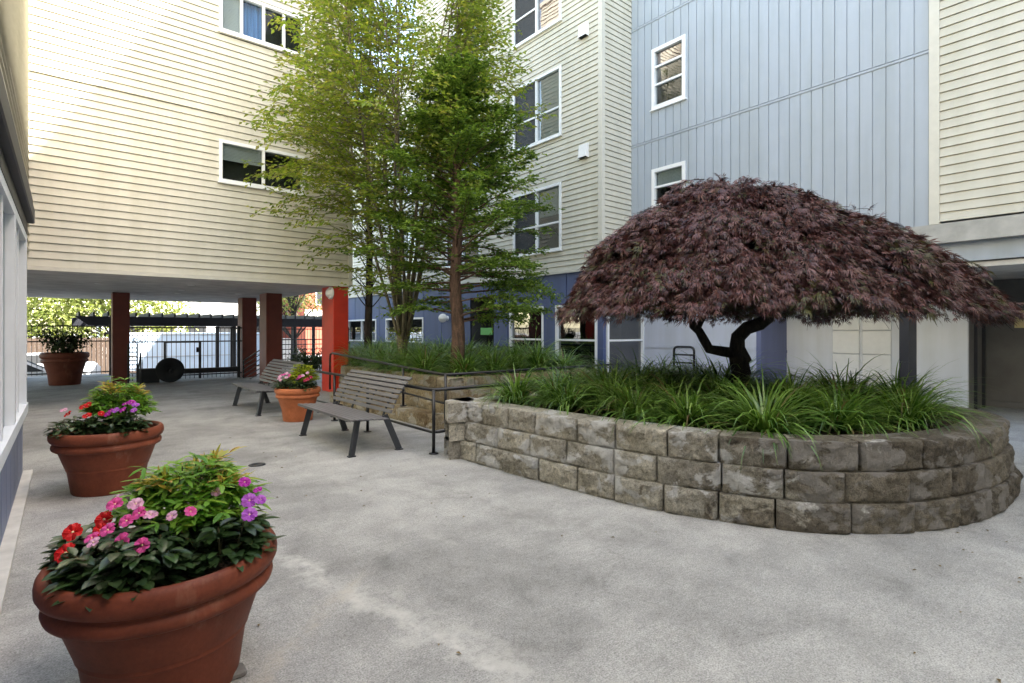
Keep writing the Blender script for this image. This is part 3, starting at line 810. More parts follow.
def block_course(mb, path, inset, z0, ht, bl, start, rough, depth=.28, seed=0):
    """one course of split-face blocks along the closed outline (counter-clockwise seen from above => outward is right-hand)"""
    n = len(path)
    # offset inwards
    pts = []
    for i in range(n):
        t = (path[(i + 2) % n] - path[i - 2]).normalized(); nn = Vector((t.y, -t.x))
        pts.append((path[i] - nn * inset, nn))
    # arc length
    S = [0]
    for i in range(n): S.append(S[-1] + (pts[(i + 1) % n][0] - pts[i][0]).length)
    total = S[-1]
    def at(s):
        s = s % total
        lo, hi = 0, n
        while hi - lo > 1:
            m = (lo + hi) // 2
            if S[m] <= s: lo = m
            else: hi = m
        f = (s - S[lo]) / max(1e-9, S[lo + 1] - S[lo])
        a, b = pts[lo], pts[(lo + 1) % n]
        return a[0].lerp(b[0], f), a[1].lerp(b[1], f).normalized()
    s = start; k = 0; end = start + total
    rs = random.Random(seed)
    while s < end - .05:
        w = bl * rs.uniform(.86, 1.14)
        if end - s - w < bl * .5: w = end - s
        a, b = s + .007, s + w - .007
        tz = z0 + ht - rs.uniform(.001, .004); bz = z0 + rs.uniform(0, .002)
        nu = max(8, int(w / .018)); nv = max(5, int(ht / .019))
        tilt = rs.uniform(-.010, .010); push = rs.uniform(-.009, .009)
        vs = []
        for j in range(nv + 1):
            for i in range(nu + 1):
                p, nn = at(a + (b - a) * i / nu); z = bz + (tz - bz) * j / nv
                ed = min(min(i, nu - i) / nu * w, min(j, nv - j) / nv * ht)
                edge = min(1, ed / .024); vj = 1 - min(1, min(i, nu - i) / nu * w / .022)
                q = Vector((p.x * 8 + 17 * seed, p.y * 8, z * 8 + k * 3.1))
                d = (noise.fractal(q, 1.0, 2.1, 4) * rough * .9 + abs(noise.noise(q * 3.3)) * rough * .8) * (.15 + .85 * edge) + edge * .008 - .006 - .014 * vj + push + tilt * (i / nu - .5) * 2
                vs.append((p.x + nn.x * d, p.y + nn.y * d, z))
        N1 = nu + 1
        fs = [(j * N1 + i, j * N1 + i + 1, (j + 1) * N1 + i + 1, (j + 1) * N1 + i) for j in range(nv) for i in range(nu)]
        base = len(vs)
        for i in range(nu + 1):
            p, nn = at(a + (b - a) * i / nu)
            vs.append((p.x - nn.x * depth, p.y - nn.y * depth, tz)); vs.append((p.x - nn.x * depth, p.y - nn.y * depth, bz))
        for i in range(nu):
            fs.append((nv * N1 + i, nv * N1 + i + 1, base + 2 * (i + 1), base + 2 * i))
            fs.append((base + 2 * i, base + 2 * (i + 1), base + 2 * (i + 1) + 1, base + 2 * i + 1))
        # ends
        fs.append(tuple([j * N1 for j in range(nv, -1, -1)][::1]) + (base + 1, base))
        fs.append(tuple([j * N1 + nu for j in range(0, nv + 1)]) + (base + 2 * nu, base + 2 * nu + 1))
        mb.add(vs, fs); s += w; k += 1

random.seed(3)
OUT = [(3.56, 5.5), (3.58, 4.6), (3.64, 3.70), (3.79, 2.65), (4.18, 1.75), (4.6, 1.32), (5.07, 1.04), (5.61, .87), (6.26, .80), (6.9, .86), (7.4, 1.08), (7.72, 1.5), (7.85, 2.2), (7.85, 4.0), (7.75, 5.2), (7.2, 5.5), (5.0, 5.52), (3.7, 5.54)]
path = catmull(OUT, True)
NP = thing('block_planter', 'curved split face block planter under the purple weeping maple', 'planter', (5.7, 3.2, 0))
CHT = .222
for c in range(3):
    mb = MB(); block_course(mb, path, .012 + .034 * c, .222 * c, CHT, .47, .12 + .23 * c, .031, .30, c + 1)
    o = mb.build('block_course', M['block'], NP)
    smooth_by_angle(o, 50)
mb = MB()
def offset_path(path, d, every=6):
    n = len(path); r = []
    for i in range(0, n, every):
        t = (path[(i + 3) % n] - path[i - 3]).normalized(); nn = Vector((t.y, -t.x)); r.append(path[i] - nn * d)
    return r
def soil_fill(name, path, z, inset, parent, seed):
    ring = offset_path(path, inset); c = sum(ring, Vector((0, 0))) / len(ring)
    vs = []; fs = []; K = 14; n = len(ring)
    for k in range(K + 1):
        f = k / K
        for p in ring:
            q = p.lerp(c, f); h = noise.fractal(Vector((q.x * 4 + seed, q.y * 4, 0)), 1, 2, 4) * .03
            vs.append((q.x, q.y, z + h + .05 * f))
    for k in range(K):
        for i in range(n):
            a = k * n + i; b = k * n + (i + 1) % n
            fs.append((a, b, b + n, a + n))
    m = MB(); m.add(vs, fs); o = m.build(name, M['soil'], parent, True); return o
soil_fill('soil', path, .60, .33, NP, 0)
# rear planter with low stepped ledge
BP = thing('block_planter', 'rear tan block planter holding three trees behind the benches', 'planter', (6, 10, 0))
OUTB = [(4.53, 11.35), (4.53, 6.98), (8.05, 6.98), (8.05, 15.2), (5.62, 15.2), (5.62, 11.35)]
pb = densify(OUTB)
mb = MB(); block_course(mb, densify([(4.30, 11.2), (4.30, 7.0), (4.6, 7.0), (4.6, 11.2)]), 0, 0, .22, .5, .2, .02, .14, 11)
mb.build('ledge_course', M['blockback'], BP)
for c in range(4):
    mb = MB(); block_course(mb, pb, .0 + .02 * c, .19 * c, .19, .46, .1 + .2 * c, .022, .25, 20 + c)
    smooth_by_angle(mb.build('block_course', M['blockback'], BP), 50)
m = MB(); m.prism([(4.75, 11.1), (4.75, 7.2), (7.85, 7.2), (7.85, 15.0), (5.85, 15.0), (5.85, 11.1)], .3, .71); m.build('soil', M['soil'], BP)

# ------------------------------------------------------------------ liriope clumps
def grass_mesh(seed, nblade, length, wid, spread=1.0):
    rs = random.Random(seed); m = MB()
    for i in range(nblade):
        az = rs.uniform(0, 2 * math.pi); L = length * rs.uniform(.55, 1.15); el = rs.uniform(.5, 1.45)
        d = Vector((math.cos(az), math.sin(az), 0)); side = Vector((-d.y, d.x, 0))
        r0 = rs.uniform(0, .08); p = Vector((math.cos(az + rs.uniform(-1, 1)) * r0, math.sin(az + rs.uniform(-1, 1)) * r0, -.03))
        droop = rs.uniform(.9, 2.3) * spread; seg = 7; ang = el; w = wid * rs.uniform(.7, 1.2)
        tw = rs.uniform(-.5, .5); pts = []
        for k in range(seg + 1):
            t = k / seg
            ww = w * (1 - t ** 2.2) * (.6 + .4 * min(1, t * 5)) + .0006
            sd = (side * math.cos(tw * t) + Vector((0, 0, 1)) * math.sin(tw * t))
            pts.append((p - sd * ww, p + sd * ww))
            p = p + (d * math.cos(ang) + Vector((0, 0, 1)) * math.sin(ang)) * (L / seg)
            ang -= droop / seg * (.5 + 1.2 * t)
            az2 = rs.uniform(-.05, .05); d = Vector((d.x * math.cos(az2) - d.y * math.sin(az2), d.x * math.sin(az2) + d.y * math.cos(az2), 0))
        vs = [q for pr in pts for q in pr]
        m.add(vs, [(2 * k, 2 * k + 1, 2 * k + 3, 2 * k + 2) for k in range(seg)], 1 if rs.random() < .035 else 0)
    return m
random.seed(12)
GP = []
for s in range(5):
    m = grass_mesh(s, 290,   .64 + .04 * s, .0088, 1.12)
    o = m.build('grass_clump', [M['blade'], M['bladedry']], None, True)
    GP.append(o)
def inside(p, poly):
    x, y = p; r = False; n = len(poly)
    for i in range(n):
        x1, y1 = poly[i][0], poly[i][1]; x2, y2 = poly[(i + 1) % n][0], poly[(i + 1) % n][1]
        if (y1 > y) != (y2 > y) and x < (x2 - x1) * (y - y1) / (y2 - y1) + x1: r = not r
    return r
used = set()
def put_clump(x, y, z, sc, label, group):
    i = random.randrange(5)
    if i not in used: o = GP[i]; used.add(i)
    else:
        o = GP[i].copy(); COL.objects.link(o)
    o.location = (x, y, z); o.rotation_euler = (rnd(-.1, .1), rnd(-.1, .1), rnd(0, 6.28)); o.scale = (sc * 1.12, sc * 1.12, sc * rnd(.95, 1.2))
    tag(o, label, 'plant', group)
inner = offset_path(path, .64, 4)
pts = []
tries = 0
while len(pts) < 46 and tries < 20000:
    tries += 1
    p = (rnd(3.9, 7.6), rnd(1.1, 4.95))
    if not inside(p, inner): continue
    if math.hypot(p[0] - 6.0, p[1] - 3.0) < .28: continue
    if all(math.hypot(p[0] - q[0], p[1] - q[1]) > .43 for q in pts): pts.append(p)
for p in pts:
    front = p[1] < 2.0 or p[0] < 4.5
    put_clump(p[0], p[1], .62, rnd(.72, .98) if front else rnd(.75, 1.05), 'arching dark green grass clump in the curved block planter under the purple maple', 'grass clumps under the purple maple')
pts = []; tries = 0
while len(pts) < 66 and tries < 20000:
    tries += 1
    p = (rnd(4.82, 7.6), rnd(7.3, 14.8))
    if p[0] < 5.85 and p[1] > 11.1: continue
    if all(math.hypot(p[0] - q[0], p[1] - q[1]) > .42 for q in pts): pts.append(p)
for p in pts:
    put_clump(p[0], p[1], .73, rnd(.85, 1.05), 'arching green grass clump in the rear tan planter around the tree trunks', 'grass clumps in the rear planter')

# ------------------------------------------------------------------ foliage helpers
def leaf(mb, p, d, nrm, L, W, mi=0, fold=.25):
    """pointed leaf of two halves along d, folded on its midrib"""
    d = d.normalized(); s = d.cross(nrm)
    if s.length < 1e-4: s = d.orthogonal()
    s.normalize(); n = s.cross(d)
    mid = p + d * L * .45
    a = mid + s * W * .5 + n * W * fold; b = mid - s * W * .5 + n * W * fold; t = p + d * L - n * L * .12
    mb.add([p, a, t, b], [(0, 1, 2), (0, 2, 3)], mi)

def leaf6(mb, p, d, nrm, L, W, mi=0, curl=.2):
    """broader elliptical leaf, 2 x 3 quads"""
    d = d.normalized(); s = d.cross(nrm)
    if s.length < 1e-4: s = d.orthogonal()
    s.normalize(); n = s.cross(d); vs = []
    for t, w in ((0, .06), (.28, .82), (.6, .9), (.86, .45), (1, .02)):
        c = p + d * L * t - n * (curl * L * t * t)
        vs += [c + s * W * .5 * w + n * W * .14 * w, c, c - s * W * .5 * w + n * W * .14 * w]
    fs = []
    for k in range(4):
        a = 3 * k; fs += [(a, a + 1, a + 4, a + 3), (a + 1, a + 2, a + 5, a + 4)]
    mb.add(vs, fs, mi)

def rv3(a=1): return Vector((rnd(-a, a), rnd(-a, a), rnd(-a, a)))

def wander(p, d, L, n, jit, up=0.0):
    pts = [p.copy()]; d = d.normalized()
    for i in range(n):
        d = (d + rv3(jit) + Vector((0, 0, up))).normalized(); p = p + d * (L / n); pts.append(p.copy())
    return pts

# ------------------------------------------------------------------ tree 1: vase-shaped, yellow-green
random.seed(21)
def vase_tree(base, seed):
    random.seed(seed)
    t = thing('deciduous_tree', 'vase shaped tree with many thin stems and yellow green leaves in the rear planter', 'tree', base)
    B = Vector(base); wood = MB(); lv = MB()
    fork = B + Vector((0.02, 0, .62))
    wood.tube([B - Vector((0, 0, .15)), B + Vector((0, 0, .12)), B + Vector((.01, 0, .4)), fork + Vector((0, 0, .1))], [.135, .105, .10, .12], 12)
    NS = 12
    def prof(z):
        z = z - B.z
        for (z0, r0), (z1, r1) in zip(((.9, .5), (2.0, 1.3), (3.2, 2.4), (4.6, 3.2), (6.0, 2.6), (7.5, 2.0), (9.5, .9)), ((2.0, 1.3), (3.2, 2.4), (4.6, 3.2), (6.0, 2.6), (7.5, 2.0), (9.5, .9), (12, .4))):
            if z <= z1: return r0 + (r1 - r0) * max(0, z - z0) / (z1 - z0)
        return .4
    for i in range(NS):
        az = 2 * math.pi * i / NS + rnd(-.2, .2); tilt = rnd(.14, .30) if i % 3 else rnd(.03, .12)
        d = Vector((math.sin(tilt) * math.cos(az), math.sin(tilt) * math.sin(az), math.cos(tilt)))
        L = rnd(6.8, 8.6)
        pts = wander(fork + Vector((math.cos(az) * .05, math.sin(az) * .05, -.1)), d, L, 18, .05, .02)
        r0 = rnd(.026, .042)
        wood.tube(pts, [r0 * (1 - .85 * k / 18) + .003 for k in range(19)], 6)
        for k in range(3, 19):
            if k < 5 and random.random() < .4: continue
            for _ in range(2 if k < 7 else (4 if k < 12 else 5)):
                p = pts[k].lerp(pts[k - 1], random.random())
                out = Vector((p.x - B.x, p.y - B.y, 0))
                if out.length < .05: out = rv3()
                r_now = out.length; out.normalize()
                a2 = rnd(-1.3, 1.3)
                dd = Vector((out.x * math.cos(a2) - out.y * math.sin(a2), out.x * math.sin(a2) + out.y * math.cos(a2), rnd(.15, .75)))
                bl = max(.45, (prof(p.z + .4) - r_now) * rnd(.6, 1.1))
                nq = max(4, int(bl / .15))
                bp = wander(p, dd, bl, nq, .11, -.035)
                wood.tube(bp, [.009 * (1 - .8 * q / nq) + .0015 for q in range(nq + 1)], 4, 0, False)
                for q in range(1, nq + 1):
                    for sgn in (-1, 1):
                        if random.random() < .22: continue
                        tdir = (bp[q] - bp[q - 1]).normalized(); sd = tdir.cross(Vector((0, 0, 1))).normalized() * sgn
                        td = (tdir * .8 + sd * rnd(.5, 1.1) + Vector((0, 0, rnd(-.25, .3)))).normalized()
                        tl = rnd(.14, .36); nl = random.randint(3, 5)
                        for w in range(nl):
                            lp = bp[q] + td * tl * (w + .6) / nl + rv3(.02)
                            ld = (td + sd * (.9 if w % 2 else -.9) * sgn + Vector((0, 0, rnd(-.5, .15)))).normalized()
                            leaf(lv, lp, ld, (Vector((0, 0, 1)) + rv3(.5)), rnd(.08, .13), rnd(.046, .066))
    # tuft of young shoots round the fork
    for _ in range(170):
        a = rnd(0, 6.28); rr = rnd(.05, .36); p = fork + Vector((math.cos(a) * rr, math.sin(a) * rr, rnd(-.12, .18)))
        leaf(lv, p, rv3() + Vector((math.cos(a), math.sin(a), 0)), Vector((0, 0, 1)) + rv3(.6), rnd(.05, .08), rnd(.025, .04))
    o = wood.build('trunk', M['barkgrey'], t, True)
    lv.build('crown', M['leafhorn'], t)
vase_tree((5.3, 9.9, .72), 21)

def layered_tree(base, H, seed):
    random.seed(seed)
    t = thing('evergreen_tree', 'upright tree with reddish bark and dark green layered foliage in the rear planter', 'tree', base)
    B = Vector(base); wood = MB(); lv = MB()
    tp = [B + Vector((.025 * math.sin(i * .9), .02 * math.cos(i * 1.3), H * i / 16 - (.15 if i == 0 else 0))) for i in range(17)]
    wood.tube(tp, [.145 if i == 0 else .118 * (1 - i / 16) ** .8 + .012 for i in range(17)], 14)
    nb = 140
    for i in range(nb):
        f = (i + random.random()) / nb
        z = .95 + (H - 1.0) * f
        if f < .16 and random.random() < .6: continue
        p = B + Vector((0, 0, z)); az = i * 2.399 + rnd(-.3, .3)
        prof = 1.85 * (1 - f) ** .65 + .25
        if f < .2: prof *= .85
        L = prof * rnd(.6, 1.1)
        dd = Vector((math.cos(az), math.sin(az), rnd(-.05, .35) + .5 * f))
        n = 9; bp = wander(p, dd, L, n, .10, -.02)
        wood.tube(bp, [(.018 * (1 - f) + .006) * (1 - .85 * q / n) + .0015 for q in range(n + 1)], 5, 0, False)
        for q in range(2, n + 1):
            dens = 5 if q > 4 else 2
            for _ in range(dens):
                tdir = (bp[q] - bp[q - 1]).normalized(); sg = random.choice((-1, 1)); sd = tdir.cross(Vector((0, 0, 1))).normalized() * sg
                td = (tdir * rnd(.4, 1) + sd * rnd(.2, 1.1) + Vector((0, 0, rnd(-.25, .3)))).normalized()
                tl = rnd(.12, .38) * (1 - .3 * f); nl = random.randint(6, 10)
                for w in range(nl):
                    lp = bp[q] + td * tl * (w + .5) / nl + rv3(.03)
                    ld = (td + td.cross(Vector((0, 0, 1))) * (1 if w % 2 else -1) * .9 + Vector((0, 0, rnd(-.3, .35)))).normalized()
                    leaf(lv, lp, ld, Vector((0, 0, 1)) + rv3(.5), rnd(.058, .10), rnd(.034, .055))
    for (z, ang, L) in ((.95, -.2, 1.1), (1.15, .35, 1.5), (1.3, -.5, 1.35), (1.45, .1, 1.75), (1.6, -.15, 1.5), (1.75, .5, 1.5), (1.9, -.6, 1.4)):
        dd = Vector((.769 * math.cos(ang) + .639 * math.sin(ang), -.639 * math.cos(ang) + .769 * math.sin(ang), .18))
        bp = wander(B + Vector((0, 0, z)), dd, L, 10, .10, -.02)
        wood.tube(bp, [.016 * (1 - .085 * q) + .002 for q in range(11)], 5, 0, False)
        for q in range(3, 11):
            for _ in range(7):
                td = ((bp[q] - bp[q - 1]).normalized() + rv3(.9)); td.z *= .45; td.normalize(); tl = rnd(.15, .40)
                for w in range(9):
                    lp = bp[q] + td * tl * (w + .5) / 9 + rv3(.03)
                    leaf(lv, lp, td + rv3(.9), Vector((0, 0, 1)) + rv3(.5), rnd(.05, .085), rnd(.028, .045))
    wood.build('trunk', M['barkred'], t, True)
    lv.build('crown', M['leafcon'], t)
layered_tree((5.32, 7.93, .70), 5.35, 5)

def thin_tree(base, seed):
    random.seed(seed)
    t = thing('deciduous_tree', 'slim dark trunked tree beside the red pillar in the rear planter', 'tree', base)
    B = Vector(base); wood = MB(); lv = MB()
    tp = wander(B - Vector((0, 0, .1)), Vector((.01, 0, 1)), 8.5, 18, .02, .03)
    wood.tube(tp, [.10 * (1 - .75 * i / 18) + .005 for i in range(19)], 10)
    for i in range(70):
        k = random.randint(3, 18); p = tp[k]; az = rnd(0, 6.28)
        bp = wander(p, Vector((math.cos(az), math.sin(az), rnd(.6, 1.6))), rnd(.6, 1.7), 7, .09, .03)
        wood.tube(bp, [.016 * (1 - .85 * q / 7) + .002 for q in range(8)], 5, 0, False)
        if k < 7: continue
        for q in range(2, 8):
            for _ in range(7):
                d = rv3() + Vector((0, 0, -.1))
                leaf(lv, bp[q] + rv3(.16), d, Vector((0, 0, 1)) + rv3(.6), rnd(.06, .09), rnd(.03, .045))
    wood.build('trunk', M['barkdark'], t, True); lv.build('crown', M['leafhorn'], t)
thin_tree((5.95, 12.9, .72), 8)

# ------------------------------------------------------------------ weeping laceleaf maple
def maple(seed):
    random.seed(seed)
    base = Vector((5.78, 3.08, .62))
    t = thing('weeping_maple', 'wide domed purple laceleaf maple growing in the curved block planter', 'tree', base)
    wood = MB(); lv = MB()
    C = Vector((6.385, 2.957)); fwd = Vector((.639, .769)); rgt = Vector((.769, -.639))
    RX, RY = 2.27, 1.54; ZBOT, ZH = 1.74, 1.36
    def lump(a): return 1 + .025 * math.sin(3 * a + 2.6) + .02 * math.sin(5 * a + 2.0) + .02 * math.sin(9 * a)
    def shell(rho, a, layer=1.0):
        l = lump(a)
        x = rho * RX * math.cos(a) * l; y = rho * RY * math.sin(a) * l
        if x > 0: x *= .93
        sh = -.56 * (1 - rho); y -= .147 * (1 - rho)
        z = ZBOT + ZH * layer * (1 - .26 * max(0, min(1, x / RX + .1))) * max(0, 1 - rho ** 2.0) ** .86 + .10 * noise.noise(Vector((x * 1.4, y * 1.4, seed))) 
        q = C + rgt * (x + sh) + fwd * y
        return Vector((q.x, q.y, z))
    pads = []
    tr_ = 0
    while len(pads) < 62 and tr_ < 9000:
        tr_ += 1
        rr_ = math.sqrt(random.random()) * 1.02; aa_ = random.random() * 6.283
        q_ = (rr_ * RX * math.cos(aa_), rr_ * RY * math.sin(aa_))
        if all(math.hypot(q_[0] - e_[0], q_[1] - e_[1]) > .36 for e_ in pads): pads.append((q_[0], q_[1], rnd(-.05, .07)))
    def pad_lift(rho, a):
        x = rho * RX * math.cos(a); y = rho * RY * math.sin(a)
        b_ = min(pads, key=lambda e_: (x - e_[0]) ** 2 + (y - e_[1]) ** 2); d_ = math.hypot(x - b_[0], y - b_[1])
        return .17 * (1 - min(1.4, d_ / .36) ** 2) - .06 + b_[2], d_
    def tangent(rho, a, layer):
        d = shell(min(1, rho + .04), a, layer) - shell(rho - .04, a, layer)
        return d.normalized()
    # limbs: two twisting arms from a short bole
    def R2(px, py, Yc): return world(px, py, Yc)
    bole = [base + Vector((0, 0, -.1)), R2(741, 372, 6.15), R2(738, 356, 6.15), R2(732, 348, 6.15)]
    wood.tube([bole[0], bole[1], bole[2]], [.12, .105, .10], 12)
    right = [R2(743, 362, 6.15), R2(737, 348, 6.13), R2(738, 337, 6.1), R2(747, 328, 6.0), R2(760, 324, 5.9), R2(768, 318, 5.9), R2(772, 306, 5.9), R2(776, 285, 6.0), R2(790, 260, 6.1)]
    left = [R2(741, 360, 6.15), R2(733, 353, 6.17), R2(720, 351, 6.2), R2(709, 349, 6.2), R2(704, 340, 6.2), R2(699, 331, 6.2), R2(693, 326, 6.25), R2(690, 312, 6.25), R2(694, 290, 6.3), R2(700, 262, 6.3)]
    twig = [R2(697, 329, 6.2), R2(701, 321, 6.15), R2(706, 312, 6.1), R2(716, 290, 6.1), R2(730, 262, 6.2)]
    wood.tube(right, [.10, .088, .080, .074, .070, .066, .056, .045, .02], 10)
    wood.tube(left, [.075, .068, .06, .056, .052, .048, .045, .036, .03, .015], 10)
    wood.tube(twig, [.04, .035, .03, .022, .012], 8)
    hubs = [right[6], right[7], left[7], left[8], twig[3], right[8], left[9]]
    def lace(p, d, nrm, L, mi):
        """one dissected leaf: narrow drooping lobes from a shared base vertex"""
        d = d.normalized(); s = d.cross(nrm)
        if s.length < 1e-4: s = d.orthogonal()
        s.normalize(); n = s.cross(d)
        vs = [p]; fs = []
        nl = 5
        for i in range(nl):
            an = (i - 2) * rnd(.20, .40) + rnd(-.08, .08)
            l = L * (1 - .20 * abs(i - 2)) * rnd(.85, 1.1)
            dr = (d * math.cos(an) + s * math.sin(an)); w = L * .042
            sd = (s * math.cos(an) - d * math.sin(an))
            m1 = p + dr * l * .5 - n * l * .03; tip = p + dr * l - n * l * .26
            b = len(vs)
            vs += [m1 + sd * w, tip, m1 - sd * w]
            fs.append((0, b, b + 1, b + 2))
        lv.add(vs, fs, mi)
    def spray(rho, a, layer, n, sl, sw):
        o = shell(rho, a, layer); td = tangent(max(.05, rho), a, layer)
        ang = a + rnd(-.45, .45)
        out = (rgt * math.cos(ang) + fwd * math.sin(ang)); out3 = Vector((out.x, out.y, 0))
        td = (td * .42 + out3 * .75 + Vector((0, 0, .04 * rnd(-1, 1)))).normalized()
        side = td.cross(Vector((0, 0, 1))).normalized(); nr = side.cross(td)
        pl, pd = pad_lift(rho, a)
        if pd > .31 and random.random() < .75: return
        lift = rnd(-.03, .05) + pl
        green = random.random() < (.03 + .10 * (rho > .75))
        stem = []
        for k in range(5):
            u = k / 4 - .35; stem.append(o + td * sl * u + nr * (lift - .55 * sl * max(0, u) ** 2))
        wood.tube(stem, [.006, .005, .004, .003, .002], 3, 0, False)
        for _ in range(n):
            u = rnd(-.4, .65); w = rnd(-1, 1) * sw * (1 - .6 * max(0, u))
            p = o + td * sl * u + side * w + nr * (lift + rnd(-.02, .02) - .55 * sl * max(0, u) ** 2 - .5 * abs(w))
            d = td + side * (w / sw) * rnd(.3, 1.0) + Vector((0, 0, -rnd(-.1, .45))) + rv3(.42)
            p.z = max(p.z, ZBOT - .05 + .13 * noise.noise(Vector((p.x * 1.1, p.y * 1.1, 7))) + rnd(-.06, .09))
            lace(p, d, nr + rv3(.75), rnd(.05, .14), 1 if (random.random() < (.6 if green else .05)) else 0)
    # outer shell and two layers within
    for layer, cnt, n, sr in ((1.0, 1150, 44, 1.02), (.92, 560, 34, 1.0), (.76, 320, 26, .95)):
        for i in range(cnt):
            rho = math.sqrt(random.random()) * sr
            rho = max(.04, rho)
            a = random.random() * 2 * math.pi
            spray(rho, a, layer, n, rnd(.34, .62), rnd(.07, .13))
    # drooping fringe
    for i in range(230):
        a = random.random() * 6.283
        spray(rnd(.9, 1.03), a, 1.0, 24, rnd(.26, .45), rnd(.08, .14))
    # low underside clusters, near flat bottom
    for i in range(210):
        rho = rnd(.25, .98); a = random.random() * 6.283
        q = shell(rho, a); q.z = ZBOT + .13 * noise.noise(Vector((q.x * 1.1, q.y * 1.1, 7))) + rnd(-.02, .16)
        for _ in range(20):
            lace(q + Vector((rnd(-.2, .2), rnd(-.2, .2), rnd(-.05, .12))), rv3() + Vector((0, 0, -.5)), rv3(), rnd(.06, .10), 1 if random.random() < .5 else 0)
    # wiry shoots standing proud of the crest
    for i in range(170):
        rho = abs(random.gauss(0, .5)); a = random.random() * 6.283
        if rho > .95: continue
        o = shell(rho, a); ang = a + rnd(-.6, .6); out = rgt * math.cos(ang) + fwd * math.sin(ang)
        pts_ = wander(o, Vector((out.x, out.y, rnd(.35, .9))), rnd(.18, .36), 5, .12, -.16)
        wood.tube(pts_, [.003] * 6, 3, 0, False)
        for q in range(1, 6):
            for _ in range(2):
                lace(pts_[q], (pts_[q] - pts_[q - 1]) + rv3(.1), Vector((0, 0, 1)) + rv3(.4), rnd(.06, .10), 0)
    # scaffold branches
    for i in range(46):
        hb = random.choice(hubs); rho = rnd(.25, .95); a = random.random() * 6.283
        e_ = shell(rho, a, .8); m_ = hb.lerp(e_, .5) + Vector((0, 0, rnd(.05, .3)))
        m_.z = max(m_.z, 1.75)
        wood.tube([hb, hb.lerp(m_, .5) + rv3(.05), m_, m_.lerp(e_, .5) + rv3(.05), e_], [.022, .018, .014, .009, .004], 6, 0, False)
    wood.build('trunk', M['barkmaple'], t, True)
    lv.build('crown', [M['leafmaple'], M['leafmaplegreen']], t)
maple(4)

# ------------------------------------------------------------------ benches
def make_bench():
    """faces -X, length along Y, origin at the middle of its foot print"""
    t = thing('park_bench', '', 'bench', (0, 0, 0))
    HL = .93
    s = MB()
    for i in range(7):                                # seat slats
        x = -.372 + i * .073; z = .455 - i * .005
        s.box(x, x + .056, -HL, HL, z - .018, z, 0, .004)
    s.box(-.372, -.366, -HL, HL, .425, .452)
    s.build('seat', M['benchslat'], t)
    b = MB()
    def curve(f):                                     # reclining profile, rolled back at the top
        return Vector((.135 + .215 * f + .10 * f ** 3, 0, .475 + .475 * f - .03 * f ** 4))
    for i in range(8):
        f0, f1 = i / 8 + .02, (i + 1) / 8 - .02
        a, c = curve(f0), curve(f1); d = (c - a); n = Vector((-d.z, 0, d.x)).normalized() * .018
        b.obox((a.x, -HL, a.z), (0, 2 * HL, 0), d, -n)
    b.build('backrest', M['benchslat'], t)
    br = MB()
    for y in (-.72, -.24, .24, .72):                  # back straps that carry the slats
        pts = [curve(f) + Vector((.028, y, -.004)) for f in (-.1, .15, .35, .55, .75, .97)]
        for p, q in zip(pts, pts[1:]): br.beam(p, q, .035, .012)
        br.box(-.34, .16, y - .018, y + .018, .40, .418)
    for y in (-.72, .72):
        br.beam((-.25, y, .405), (.20, y, .405), .05, .03)
    br.build('frame', M['benchleg'], t)
    for sy in (-1, 1):
        for (x0, z0, x1) in ((-.23, .42, -.325), (.13, .45, .30)):
            l = MB(); y = sy * .80
            l.beam((x0, y, z0), (x1, y + sy * .05, .012), .034, .075)
            l.box(x1 - .045, x1 + .045, y + sy * .05 - .03, y + sy * .05 + .03, 0, .014)
            l.build('leg', M['benchleg'], t)
    return t
bench = make_bench()
bench.location = (2.95, 7.0, 0); bench['label'] = 'nearer grey slatted bench in front of the black handrail'; bench['group'] = 'benches facing the courtyard'
b2 = copy_tree(bench); b2.location = (2.95, 11.02, 0); b2['label'] = 'farther grey slatted bench beside the passage pillars'

# ------------------------------------------------------------------ pots
def pot(label, x, y, Rr, H, mat, group=None, foot=None):
    t = thing('terracotta_pot', label, 'flower pot', (x, y, 0), group)
    k = Rr / .44; zt = H
    body = [(.62 * Rr, .0), (.635 * Rr, .012), (.70 * Rr, H * .36), (.715 * Rr, H * .375), (.725 * Rr, H * .39), (.718 * Rr, H * .405), (.735 * Rr, H * .42), (.86 * Rr, H * .70)]
    m = MB(); m.lathe((x, y, 0), [(.001, 0)] + body, 72); m.build('pot_body', M[mat], t, True)
    rim = [(.855 * Rr, H * .695), (.915 * Rr, H * .70), (.945 * Rr, H * .715), (.958 * Rr, H * .745), (.95 * Rr, H * .78), (.92 * Rr, H * .80), (.905 * Rr, H * .815), (.93 * Rr, H * .825),
           (.975 * Rr, H * .845), (.997 * Rr, H * .88), (1.0 * Rr, H * .92), (.99 * Rr, H * .96), (.965 * Rr, H * .99), (.93 * Rr, H), (.895 * Rr, H * .99), (.875 * Rr, H * .96), (.86 * Rr, H * .88), (.84 * Rr, H * .80)]
    m = MB(); m.lathe((x, y, 0), rim, 72); m.build('pot_rim', M[mat], t, True)
    m = MB(); m.lathe((x, y, 0), [(.86 * Rr, H * .90), (.5 * Rr, H * .94), (.001, H * .95)], 40); m.build('soil', M['soil'], t, True)
    if foot:
        for a in foot:
            m = MB(); m.box(x + math.cos(a) * .56 * Rr - .03, x + math.cos(a) * .56 * Rr + .07, y + math.sin(a) * .56 * Rr - .04, y + math.sin(a) * .56 * Rr + .04, .0, .03, 0, .008)
            m.build('pot_foot', M['darkconcrete'], t)
    return t
P1 = (.335, 2.70); P2 = (.32, 6.40); P3 = (3.02, 9.28); P4 = (0.0, 19.6)
pot('large terracotta pot nearest the camera with pink, red and purple flowers', *P1, .43, .575, 'terra', 'flower pots by the left wall', (-.55, 1.4, 3.3))
